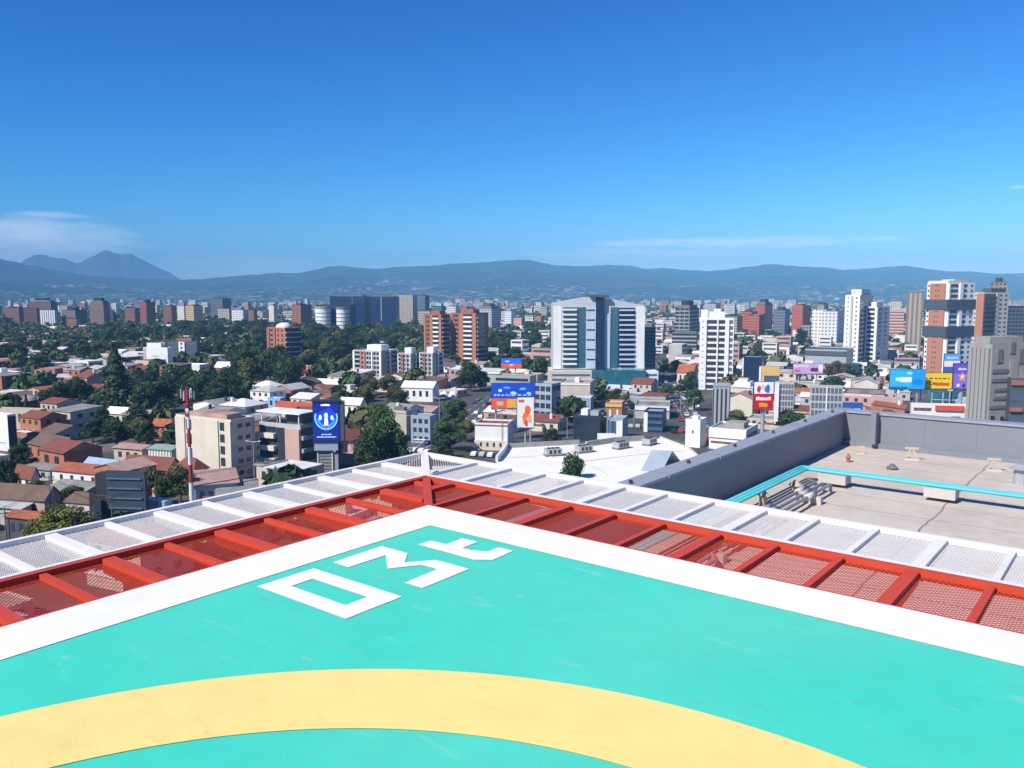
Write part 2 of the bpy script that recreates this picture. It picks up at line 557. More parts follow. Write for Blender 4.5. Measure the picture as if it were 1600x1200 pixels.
def paint(name, col, seed, scuff=(0.5, 0.6, 0.55), amount=0.35, rough=0.55):
    m = mat(name, col, rough, 0.05, 0.5, var2=0.03, spec=0.25)
    N, L = m.node_tree.nodes, m.node_tree.links
    b = N['Principled BSDF']
    base = b.inputs['Base Color'].links[0].from_socket
    co = N.new("ShaderNodeTexCoord")
    mp = N.new("ShaderNodeMapping"); mp.inputs['Scale'].default_value = (1.0, 3.2, 1); mp.inputs['Rotation'].default_value = (0, 0, R(30)); mp.inputs['Location'].default_value = (seed, seed * 2, 0)
    L.new(co.outputs['Object'], mp.inputs[0])
    n1 = N.new("ShaderNodeTexNoise"); n1.inputs['Scale'].default_value = 2.3; n1.inputs['Detail'].default_value = 9; n1.inputs['Roughness'].default_value = 0.7
    L.new(mp.outputs[0], n1.inputs['Vector'])
    r1 = N.new("ShaderNodeMapRange"); r1.inputs['From Min'].default_value = 0.585; r1.inputs['From Max'].default_value = 0.72; r1.inputs['To Max'].default_value = amount
    L.new(n1.outputs[0], r1.inputs[0])
    m1 = N.new("ShaderNodeMix"); m1.data_type = 'RGBA'
    L.new(r1.outputs[0], m1.inputs['Factor']); L.new(base, m1.inputs['A']); m1.inputs['B'].default_value = (*scuff, 1)
    n2 = N.new("ShaderNodeTexNoise"); n2.inputs['Scale'].default_value = 5.5; n2.inputs['Detail'].default_value = 6
    L.new(mp.outputs[0], n2.inputs['Vector'])
    r2 = N.new("ShaderNodeMapRange"); r2.inputs['From Min'].default_value = 0.62; r2.inputs['From Max'].default_value = 0.74; r2.inputs['To Max'].default_value = amount
    L.new(n2.outputs[0], r2.inputs[0])
    m2 = N.new("ShaderNodeMix"); m2.data_type = 'RGBA'
    L.new(r2.outputs[0], m2.inputs['Factor']); L.new(m1.outputs['Result'], m2.inputs['A']); m2.inputs['B'].default_value = (col[0] * 0.9 + 0.10, col[1] * 0.62, col[2] * 0.58, 1)
    n3 = N.new("ShaderNodeTexNoise"); n3.inputs['Scale'].default_value = 0.45; n3.inputs['Detail'].default_value = 3
    L.new(co.outputs['Object'], n3.inputs['Vector'])
    r3 = N.new("ShaderNodeMapRange"); r3.inputs['From Min'].default_value = 0.35; r3.inputs['From Max'].default_value = 0.7; r3.inputs['To Max'].default_value = 0.45
    L.new(n3.outputs[0], r3.inputs[0])
    m3 = N.new("ShaderNodeMix"); m3.data_type = 'RGBA'
    L.new(r3.outputs[0], m3.inputs['Factor']); L.new(m2.outputs['Result'], m3.inputs['A']); m3.inputs['B'].default_value = (col[0] + 0.10, col[1] * 0.97, col[2] * 0.94, 1)
    L.new(m3.outputs['Result'], b.inputs['Base Color'])
    bp = N.new("ShaderNodeBump"); bp.inputs['Strength'].default_value = 0.25; bp.inputs['Distance'].default_value = 0.004
    n4 = N.new("ShaderNodeTexNoise"); n4.inputs['Scale'].default_value = 90
    L.new(co.outputs['Object'], n4.inputs['Vector']); L.new(n4.outputs[0], bp.inputs['Height']); L.new(bp.outputs[0], b.inputs['Normal'])
    return m
M_TURQ = paint('turquoise_paint', (0.050, 0.60, 0.445), 1.0, (0.42, 0.56, 0.50), 0.5)
M_PWHITE = paint('white_paint', (0.80, 0.80, 0.79), 4.0, (0.62, 0.60, 0.56), 0.3)
M_YELL = paint('yellow_paint', (0.82, 0.67, 0.235), 8.0, (0.72, 0.46, 0.17), 0.5)
M_RED = paint('orange_red_paint', (0.52, 0.062, 0.030), 5.0, (0.30, 0.09, 0.05), 0.6)
M_NETW = paint('white_steel_paint', (0.74, 0.73, 0.70), 7.0, (0.50, 0.40, 0.30), 0.5)
pad = thing('helipad', 'turquoise rooftop helipad with white border, yellow ring and white 03t marking', 'helipad', (PA.x, PA.y, PAD_Z), YAW)
link('deck', MB().box(0, SIDE, -SIDE, 0, -0.45, 0).mesh('deck', M_TURQ), pad)
b = MB()
zb = 0.004
def lv(u, v, z):                                     # pad frame to the local frame of things aligned with the pad
    return (u, -v, z)
for (u0, u1, v0, v1) in ((0, SIDE, 0, BW), (0, SIDE, SIDE - BW, SIDE), (0, BW, BW, SIDE - BW), (SIDE - BW, SIDE, BW, SIDE - BW)):
    b.quad(lv(u0, v1, zb), lv(u1, v1, zb), lv(u1, v0, zb), lv(u0, v0, zb))
link('white_border', b.mesh('white_border', M_PWHITE), pad)
b = MB()
cu, cv, r1, r2 = 2.0711 * HP, 2.5731 * HP, 1.5729 * HP, 1.2685 * HP
NR = 160
for k in range(NR):
    a, c = 2 * math.pi * k / NR, 2 * math.pi * (k + 1) / NR
    p = [lv(cu + r * math.cos(t), cv + r * math.sin(t), zb) for r, t in ((r2, a), (r1, a), (r1, c), (r2, c))]
    b.quad(p[3], p[2], p[1], p[0])
link('yellow_ring', b.mesh('yellow_ring', M_YELL), pad)
# the weight figure 0 3 t, in metres along u and v
def sheet(name, quads):
    b = MB()
    for q in quads:
        P = [lv(u, v, zb) for u, v in q]
        n = (Vector(P[1]) - Vector(P[0])).cross(Vector(P[2]) - Vector(P[0]))
        b.poly(P if n.z > 0 else P[::-1])
    link(name, b.mesh(name, M_PWHITE), pad)
o = [(0.55, 2.09), (0.55, 1.655), (1.38, 1.655), (1.38, 2.09)]
i = [(0.71, 1.955), (0.71, 1.79), (1.22, 1.79), (1.22, 1.955)]
sheet('digit', [(o[k], o[(k + 1) % 4], i[(k + 1) % 4], i[k]) for k in range(4)])
S = 1.0
def sc(pts):
    return [(u * S, v * S) for u, v in pts]
sheet('digit', [sc(q) for q in (
    [(.555, 1.50), (.545, 1.17), (.72, 1.17), (.715, 1.50)], [(.545, 1.17), (.545, 1.045), (.81, 1.045), (.72, 1.17)],
    [(.72, 1.17), (.81, 1.045), (.935, 1.20), (.94, 1.36)], [(.935, 1.20), (1.065, 1.03), (1.06, 1.17), (.94, 1.36)],
    [(1.065, 1.03), (1.365, 1.03), (1.205, 1.165), (1.06, 1.17)], [(1.365, 1.03), (1.375, 1.48), (1.22, 1.48), (1.205, 1.165)])])
sheet('letter', [sc(q) for q in (
    [(.72, .86), (.73, .73), (.88, .725), (1.03, .72), (1.10, .72), (1.265, .87)], [(.88, .725), (.87, .54), (1.02, .54), (1.03, .72)],
    [(1.10, .72), (1.225, .67), (1.37, .79), (1.265, .87)], [(1.225, .67), (1.22, .55), (1.355, .545), (1.37, .79)])])

net = thing('safety_net', 'red and white painted safety net on steel arms around the helipad edge', 'safety net', (PA.x, PA.y, PAD_Z), YAW)
D1, D2 = 0.4847 * HP, 0.9757 * HP
NL = SIDE + 0.2
def net_mesh(d0, d1, step, w, z):
    b = MB()
    for side in (0, 1):
        def P(wd, s):                                # wd outward, s along the edge from the corner
            return lv(-wd, s, z) if side == 0 else lv(s, -wd, z)
        c = -d1 - (d1 - d0)
        while c < NL + d1:
            for sg in (1, -1):
                lo, hi = d0, d1
                if sg == 1:
                    lo = max(lo, -c / 2)
                elif c < 0:
                    continue
                if c + sg * lo > NL and c + sg * hi > NL:
                    continue
                if hi - lo > 0.01:
                    b.bar(P(lo, c + sg * lo), P(hi, c + sg * hi), w, w * 0.8)
            c += step
    return b
link('inner_mesh', net_mesh(0.03, D1, 0.036, 0.0036, -0.055).mesh('inner_mesh', M_RED), net)
link('outer_mesh', net_mesh(D1, D2, 0.036, 0.0046, -0.05).mesh('outer_mesh', M_NETW), net)
def rail(name, d, w, h, m, top):
    b = MB()
    z0, z1 = top - h, top
    for k in (0, 1):
        if k == 0:
            q = [(-d, -d), (-d + w, -d + w), (-d + w, NL), (-d, NL)]
            b.prism([(u, -v) for u, v in q], z0, z1)
        else:
            q = [(-d, -d), (NL, -d), (NL, -d + w), (-d + w, -d + w)]
            b.prism([(u, -v) for u, v in reversed(q)], z0, z1)
    link(name, b.mesh(name, m), net)
rail('inner_rail', 0.045, 0.04, 0.09, M_RED, -0.006)
rail('middle_rail', D1 + 0.01, 0.05, 0.068, M_RED, -0.012)
rail('white_middle_rail', D1 + 0.055, 0.042, 0.075, M_NETW, -0.008)
rail('outer_rail', D2 + 0.02, 0.05, 0.06, M_NETW, -0.010)
def arm(name, m, side, s, d0, d1, deep, th=0.045):
    b = MB()
    def P(wd, ss, z):
        return lv(-wd, ss, z) if side == 0 else lv(ss, -wd, z)
    zt = -0.02
    q0 = [P(d0, s - th / 2, zt - deep), P(d1, s - th / 2, zt - deep * 0.75), P(d1, s + th / 2, zt - deep * 0.75), P(d0, s + th / 2, zt - deep)]
    q1 = [P(d0, s - th / 2, zt), P(d1, s - th / 2, zt), P(d1, s + th / 2, zt), P(d0, s + th / 2, zt)]
    if side == 0:
        q0.reverse(); q1.reverse()
    b.hexa(q0, q1)
    link(name, b.mesh(name, m), net)
for side in (0, 1):
    k = 0
    s = -1.09 if side == 0 else -0.95
    while s < NL:
        deep = (0.13 if k % 2 == 0 else 0.055) if side == 0 else (0.11 if k % 3 == 1 else 0.055)
        if s > -D1:
            lo = max(0.05, -s + 0.03)
            if D1 - 0.06 - lo > 0.1:
                arm('red_arm', M_RED, side, s, lo, D1 - 0.06, deep, 0.085 if deep > .1 else 0.045)
        arm('white_arm', M_NETW, side, s, D1 + 0.06, D2 - 0.03, deep * 0.9, 0.085 if deep > .1 else 0.045)
        s += 0.43 if side == 0 else 0.46; k += 1
b = MB().bar(lv(-0.03, -0.03, -0.06), lv(-D1 + 0.06, -D1 + 0.06, -0.06), 0.075, 0.09)
link('corner_arm', b.mesh('corner_arm', M_RED), net)
b = MB().bar(lv(-D1 - 0.06, -D1 - 0.06, -0.055), lv(-D2 + 0.03, -D2 + 0.03, -0.055), 0.08, 0.08)
link('corner_arm', b.mesh('corner_arm', M_NETW), net)

# the building under the pad: pale flat roof with blue-grey parapets
ROOF_Z = CAM_Z - 6.5
M_PARA = mat('blue_grey_paint', (0.195, 0.210, 0.240), 0.6, 0.05, 0.35, var2=0.025)
M_COPE = mat('sunlit_blue_grey_paint', (0.29, 0.31, 0.355), 0.6, 0.06, 0.5, var2=0.04)  # lighter copy of the parapet paint: light on the top put into the colour
def membrane():
    m = mat('pale_roof_membrane', (0.53, 0.465, 0.395), 0.9, 0.10, 0.35, var2=0.05)
    N, L = m.node_tree.nodes, m.node_tree.links
    b = N['Principled BSDF']
    base = b.inputs['Base Color'].links[0].from_socket
    co = N.new("ShaderNodeTexCoord")
    def seam(src, sx_, width, rot):
        mp = N.new("ShaderNodeMapping"); mp.inputs['Rotation'].default_value = (0, 0, rot)
        L.new(co.outputs['Object'], mp.inputs[0])
        nz = N.new("ShaderNodeTexNoise"); nz.inputs['Scale'].default_value = 0.8
        L.new(co.outputs['Object'], nz.inputs['Vector'])
        s = N.new("ShaderNodeSeparateXYZ"); L.new(mp.outputs[0], s.inputs[0])
        w = N.new("ShaderNodeMath"); w.operation = 'MULTIPLY_ADD'; w.inputs[1].default_value = 0.22; L.new(nz.outputs[0], w.inputs[0]); L.new(s.outputs[1], w.inputs[2])
        d = N.new("ShaderNodeMath"); d.operation = 'DIVIDE'; d.inputs[1].default_value = sx_; L.new(w.outputs[0], d.inputs[0])
        f = N.new("ShaderNodeMath"); f.operation = 'FRACT'; L.new(d.outputs[0], f.inputs[0])
        l = N.new("ShaderNodeMath"); l.operation = 'LESS_THAN'; l.inputs[1].default_value = width / sx_; L.new(f.outputs[0], l.inputs[0])
        mx = N.new("ShaderNodeMix"); mx.data_type = 'RGBA'; L.new(l.outputs[0], mx.inputs['Factor']); L.new(src, mx.inputs['A']); mx.inputs['B'].default_value = (0.22, 0.19, 0.18, 1)
        return mx.outputs['Result']
    o_ = seam(base, 1.75, 0.035, 0.0)
    o_ = seam(o_, 6.2, 0.05, R(90))
    L.new(o_, b.inputs['Base Color'])
    return m
M_MEMB = membrane()
blk = thing('rooftop_building', 'building below the helipad, its pale flat roof ringed by blue grey parapets', 'building', (PA.x, PA.y, 0), YAW)
UE, VE = 34.0, 22.0
outline = [(-6.3, -32.5), (-6.3, -8.0), (0.4, -8.0), (0.4, VE), (UE, VE), (UE, -32.5)]
# local y is -v: counter-clockwise order
poly = [(u, -v) for u, v in outline]
area = sum(poly[k][0] * poly[(k + 1) % 6][1] - poly[(k + 1) % 6][0] * poly[k][1] for k in range(6))
if area < 0:
    poly.reverse()
link('wall', MB().prism(poly, 0.0, ROOF_Z - 0.02).mesh('wall', M_GREYW), blk)
rp = [(-5.78, -31.85), (-5.78, -8.5), (0.9, -8.5), (0.9, VE), (UE, VE), (UE, -31.85)]
rp = [(u, -v) for u, v in rp]
if area < 0:
    rp.reverse()
b = MB(); b.poly([(x, y, ROOF_Z) for x, y in rp])
link('roof', b.mesh('roof', M_MEMB), blk)
PT = ROOF_Z + 1.5
link('parapet', MB().box(-6.24, -5.78, 8.0, 32.44, ROOF_Z - 0.02, PT - 0.10).mesh('parapet', M_PARA), blk)
link('parapet', MB().box(-5.78, UE, 31.85, 32.44, ROOF_Z - 0.02, PT - 0.08).mesh('parapet', M_PARA), blk)
link('parapet', MB().box(-5.78, 0.4, 8.0, 8.5, ROOF_Z - 0.02, PT - 0.08).mesh('parapet', M_PARA), blk)
link('coping', MB().hexa([(-6.34, 8.0, PT - 0.10), (-5.72, 8.0, PT - 0.10), (-5.72, 31.8, PT - 0.10), (-6.34, 32.5, PT - 0.10)],
                         [(-6.30, 8.0, PT + 0.02), (-5.74, 8.0, PT - 0.03), (-5.74, 31.8, PT - 0.03), (-6.30, 32.5, PT + 0.02)]).mesh('coping', M_COPE), blk)
link('coping', MB().box(-5.70, UE, 31.78, 32.5, PT - 0.08, PT).mesh('coping', M_COPE), blk)
for k in range(7):
    vk = 10.5 + 3.4 * k
    part('stud', M_DARK, blk, -6.06, -5.98, vk - .04, vk + .04, PT - .04, PT + .09)
    part('joint', M_PARA, blk, -6.36, -5.70, vk + 1.6, vk + 1.625, PT - .11, PT + .024)
for k in range(9):
    part('joint', M_PARA, blk, -2.6 + 1.9 * k, -2.585 + 1.9 * k, 31.835, 31.849, ROOF_Z + .23, PT - .09)
link('plinth', MB().box(-5.78, UE, 31.68, 31.846, ROOF_Z + 0.003, ROOF_Z + 0.22).mesh('plinth', M_PARA), blk)
for uf in (-4.47, 3.1, 10.6, 18.2):
    link('fin', MB().box(uf - 0.11, uf + 0.11, 31.36, 31.846, ROOF_Z + 0.225, PT + 0.03).mesh('fin', M_PARA), blk)
link('pad_support', MB().box(0.7, SIDE - 0.6, -SIDE + 0.6, -0.7, ROOF_Z + 0.002, PAD_Z - 0.46).mesh('pad_support', M_GREYW), blk)

# turquoise pipe run, grey pipes and small fittings on the lower roof
def ruv(px, py, z):
    return uv_of(at(px, py, z))
M_PIPE = mat('turquoise_pipe_paint', (0.10, 0.52, 0.55), 0.45, 0.06, 1.0)
M_PIPEG = mat('grey_pipe_lagging', (0.40, 0.39, 0.38), 0.5, 0.10, 1.0, metal=0.2)
M_BLOCK = mat('pale_block', (0.52, 0.48, 0.43), 0.9, 0.1, 1.0)
ZPIPE = ROOF_Z + 0.48
c0 = ruv(1252, 729, ZPIPE)
tp = thing('turquoise_pipe_run', 'bundle of turquoise pipes crossing the pale lower roof on blocks', 'pipes', (PA.x, PA.y, ROOF_Z), YAW)
for k in range(3):
    uu, vv = c0[0] + 0.145 * k, c0[1] + 0.145 * k
    link('pipe', MB().tube([lv(uu, -6.5, 0.48), lv(uu, vv + 0.15, 0.48), lv(uu + 0.04, vv + 0.04, 0.48), lv(uu + 0.15, vv, 0.48), lv(UE - 2, vv, 0.48)], 0.055, 10).mesh('pipe', M_PIPE, True), tp)
for uk in (-2.9, 0.4, 3.6, 7.0, 10.6, 14.2):
    link('support_block', MB().box(c0[0] + 1.0 + uk + 3.1 - 0.45, c0[0] + 1.0 + uk + 3.1 + 0.45, -(c0[1] + 0.48), -(c0[1] - 0.18), 0.12, 0.42).mesh('support_block', M_BLOCK), tp)
gp_ = thing('grey_pipe_run', 'three grey lagged pipes lying beside the turquoise pipes along the parapet', 'pipes', (PA.x, PA.y, ROOF_Z), YAW)
for k in range(3):
    uu = c0[0] + 0.95 + 0.24 * k
    v0 = c0[1] + 1.3
    link('pipe', MB().tube([lv(uu, v0, 0.05), lv(uu, v0 + .02, 0.24), lv(uu, v0 + .12, 0.30), lv(uu, v0 + 8.6 + .3 * k, 0.30), lv(uu + .35, v0 + 9.1 + .3 * k, .30), lv(uu + .35, v0 + 12, .30)], 0.055, 8).mesh('pipe', M_PIPEG, True), gp_)
    for j in range(3):
        va = v0 + 1.1 + 2.9 * j + .25 * k
        link('lagging', MB().tube([lv(uu, va, 0.30), lv(uu, va + .75, 0.30)], 0.10, 10).mesh('lagging', M_PIPEG if (j + k) % 2 else M_BLOCK, True), gp_)
for j in range(4):
    vj = c0[1] + 2.9 + 2.4 * j
    link('support_block', MB().box(c0[0] + 0.8, c0[0] + 1.7, -(vj + 0.25), -vj, 0.003, 0.235).mesh('support_block', M_BLOCK), gp_)
M_OCHRE = mat('ochre_timber', (0.50, 0.42, 0.30), 0.85, 0.2, 2.0)
def anchor(px, py, s, label):
    p = at(px, py, ROOF_Z)
    t = thing('roof_anchor', label, 'roof fitting', (p.x, p.y, ROOF_Z), YAW + 0.3, 'small fittings standing on the lower roof')
    link('base', MB().box(-.35 * s, .35 * s, -.22 * s, .22 * s, 0.002, 0.10 * s).mesh('base', M_BLOCK), t)
    link('post', MB().bar((-.25 * s, 0, .1 * s), (-.05 * s, 0, .55 * s), .09 * s, .09 * s).bar((.25 * s, 0, .1 * s), (.05 * s, 0, .55 * s), .09 * s, .09 * s).mesh('post', M_OCHRE), t)
    link('crossbar', MB().box(-.30 * s, .30 * s, -.05 * s, .05 * s, .55 * s, .65 * s).mesh('crossbar', M_OCHRE), t)
anchor(1344, 709, 0.5, 'small ochre roof fitting nearest the blue grey parapet corner')
anchor(1424, 719, 0.8, 'larger ochre roof fitting just right of the parapet fin')
anchor(1552, 736, 0.75, 'ochre roof fitting furthest right along the back parapet')
def vent(px, py, r, h, m, label):
    p = at(px, py, ROOF_Z)
    t = thing('roof_vent', label, 'vent', (p.x, p.y, ROOF_Z), YAW)
    link('pipe', MB().tube([(0, 0, 0.002), (0, 0, h)], r, 12).mesh('pipe', m), t)
    link('cap', MB().tube([(0, 0, h + .002), (0, 0, h + .07), (0, 0, h + .16)], r * 1.7, 12, r1=r * .4).mesh('cap', m), t)
vent(1325, 722, 0.07, 0.18, M_TERRA, 'small terracotta vent pipe on the pale roof below the parapet corner')
vent(1394, 733, 0.13, 0.05, M_DKCONC, 'low dark drain cover on the pale roof behind the turquoise pipes')
vent(1192, 788, 0.12, 0.30, M_OCHRE, 'short ochre vent at the net edge beside the grey pipes')
vent(1243, 765, 0.14, 0.16, M_BEIGE, 'squat beige vent right of the grey pipes')
vent(1100, 865, 0.16, 0.06, M_DARK, 'dark round roof drain seen through the red net')
vent(1594, 757, 0.22, 0.55, M_STEEL, 'grey metal vent at the right end of the pipe run')

# ---------------------------------------------------------------- buildings
OCC = []                                             # (x, y, radius) already built on
LAND = []                                            # (px, py, phrase) things a label can refer to
def occupy(x, y, r):
    OCC.append((x, y, r))
def is_free(x, y, r):
    return all((x - a) ** 2 + (y - b) ** 2 > (r + c) ** 2 for a, b, c in OCC)

def wall_mesh(w, d, h, m, par=0.5, t=0.25, fu=None):
    """four walls with a real parapet rim; the roof is a part of its own"""
    b = MB()
    x, y = w / 2, d / 2
    cs = [(-x, -y), (x, -y), (x, y), (-x, y)]
    ci = [(-x + t, -y + t), (x - t, -y + t), (x - t, y - t), (-x + t, y - t)]
    for k in range(4):
        a, c = cs[k], cs[(k + 1) % 4]
        L_ = math.hypot(c[0] - a[0], c[1] - a[1])
        # openings stop below the parapet and start above the ground
        b.quad((*a, 0), (*c, 0), (*c, h - par), (*a, h - par), 0, [(0.001, 0.001), (L_, 0.001), (L_, h - par), (0.001, h - par)])
        b.quad((*a, h - par), (*c, h - par), (*c, h), (*a, h))
        ai, cj = ci[k], ci[(k + 1) % 4]
        b.quad((*a, h), (*c, h), (*cj, h), (*ai, h))
        b.quad((*cj, h - par), (*ai, h - par), (*ai, h), (*cj, h))
    return b.mesh('wall', m)

def frame_of(xl, xc, xr, yb, yt, ang, depth=None):
    """footprint from the photograph: near corner on the ground, left face to xl, right face to xr, roof edge at yt"""
    a = R(ang)
    C = at(xc, yb, 0.0)
    h = height_at(C, yt)
    C.x = (xc - 800) / F * (C.y * CP + (CAM_Z - 0.6 * h) * SP)   # the corner stands over xc at mid height
    dl, dr = Vector((-math.cos(a), math.sin(a), 0)), Vector((math.sin(a), math.cos(a), 0))
    def length(px, d):
        k = (px - 800) / F
        zz = h * 0.6
        # C.x + L d.x = k * ((C.y + L d.y) CP + (CAM_Z - zz) SP)
        num = k * (C.y * CP + (CAM_Z - zz) * SP) - C.x
        den = d.x - k * d.y * CP
        return num / den if abs(den) > 1e-4 else 5.0
    L1 = max(2.0, length(xl, dl)) if xl < xc else depth
    L2 = depth if depth and xr <= xc else (max(2.0, length(xr, dr)) if xr > xc else 12.0)
    if depth:
        L2 = depth
    elif h < 22:
        L2 = min(L2, max(10.0, 1.25 * L1))
    ctr = C + dl * (L1 / 2) + dr * (L2 / 2)
    return ctr, L1, L2, h, -a

def face_part(name, m, root, face, L1, L2, t0, t1, z0, z1, proud, inset=0.0):
    """a box on one face of the body; t along the face in metres from its left end as seen from outside"""
    if face == 'L':
        return part(name, m, root, -L1 / 2 + t0, -L1 / 2 + t1, -L2 / 2 - proud, -L2 / 2 + inset, z0, z1)
    if face == 'R':
        return part(name, m, root, L1 / 2 - inset, L1 / 2 + proud, -L2 / 2 + t0, -L2 / 2 + t1, z0, z1)
    if face == 'W':                                   # the side facing left
        return part(name, m, root, -L1 / 2 - proud, -L1 / 2 + inset, L2 / 2 - t1, L2 / 2 - t0, z0, z1)

def dress(root, face, L1, L2, h, specs, base=0.0, top=0.0):
    Lf = L1 if face == 'L' else L2
    for sp in specs:
        kind, a, c, m = sp[0], sp[1] * Lf, sp[2] * Lf, sp[3]
        o = sp[4] if len(sp) > 4 else {}
        n = o.get('n', max(1, round((h - base - top) / 3.4)))
        zb, zt = base + o.get('z0', 0) * h, h * o.get('z1', 1.0) - top
        st = (zt - zb) / n
        pr = o.get('proud', 0.10)
        if kind == 'panel':
            face_part('panel', m, root, face, L1, L2, a, c, zb + 0.02, zt, pr)
        elif kind == 'glass':
            face_part('curtain_glass', m, root, face, L1, L2, a, c, zb + 0.3, zt - 0.4, pr)
        elif kind == 'band':
            f = o.get('f', 0.5)
            for k in range(n):
                face_part('window_band', m, root, face, L1, L2, a, c, zb + st * (k + (1 - f) * 0.6), zb + st * (k + (1 - f) * 0.6 + f), pr)
        elif kind == 'win':
            nc, wf, f = o.get('c', 4), o.get('w', 0.6), o.get('f', 0.5)
            cw = (c - a) / nc
            for k in range(n):
                for j in range(nc):
                    x0 = a + cw * (j + (1 - wf) / 2)
                    face_part('window', m, root, face, L1, L2, x0, x0 + cw * wf, zb + st * (k + (1 - f) * 0.6), zb + st * (k + (1 - f) * 0.6 + f), pr)
        elif kind == 'balc':
            f = o.get('f', 0.36)
            face_part('glazing', o.get('g', M_GLASS), root, face, L1, L2, a, c, zb + 0.3, zt - 0.3, 0.06)
            for k in range(n):
                face_part('balcony', m, root, face, L1, L2, a, c, zb + st * k + 0.1, zb + st * (k + f), o.get('proud', 0.9))
        elif kind == 'fin':
            nc = o.get('c', 5)
            for j in range(nc):
                x0 = a + (c - a) * (j + 0.5) / nc
                w = o.get('w', 0.5)
                face_part('fin', m, root, face, L1, L2, x0 - w / 2, x0 + w / 2, zb + 0.05, zt, o.get('proud', 0.5))

def building(name, label, cat, geom, wm, rm=None, L=(), Rt=(), W=(), hut=None, depth=None, par=0.6, base=0.0, phrase=None, group=None, occ=True):
    ctr, L1, L2, h, rz = frame_of(*geom, depth=depth)
    root = thing(name, label, cat, (ctr.x, ctr.y, 0), rz, group)
    link('wall', wall_mesh(L1, L2, h, wm, par), root)
    part('roof', rm or M_ROOFG, root, -L1 / 2 + .25, L1 / 2 - .25, -L2 / 2 + .25, L2 / 2 - .25, h - par - 0.2, h - par)
    dress(root, 'L', L1, L2, h, L, base, par)
    dress(root, 'R', L1, L2, h, Rt, base, par)
    dress(root, 'W', L1, L2, h, W, base, par)
    for q in (hut or []):                             # (x0, x1, y0, y1, extra height, material) in fractions of the roof
        x0, x1, y0, y1, e, m = q
        part('roof_hut', m, root, -L1 / 2 + x0 * L1, -L1 / 2 + x1 * L1, -L2 / 2 + y0 * L2, -L2 / 2 + y1 * L2, h - par + 0.002, h + e)
    if occ:
        occupy(ctr.x, ctr.y, 0.42 * (L1 + L2) / 1.2)
    if phrase:
        LAND.append((geom[1], geom[3], phrase))
    return root, L1, L2, h

def far(wall, glass='1c2530', du=2.6, dv=3.3, fu=0.55, fv=0.5):
    r_, g_, b_ = (int(wall[i:i + 2], 16) for i in (0, 2, 4))
    l_ = (r_ + g_ + b_) / 3
    wall = '%02x%02x%02x' % tuple(int(.74 * c + .26 * l_) for c in (r_, g_, b_))  # pulled toward grey: distance haze put into the wall colour
    nm = 'facade_%s_%s_%d_%d' % (wall, glass, int(du * 10), int(fu * 100))
    return facade_mat(nm, hexc(wall), hexc(glass), du, dv, fu, fv)

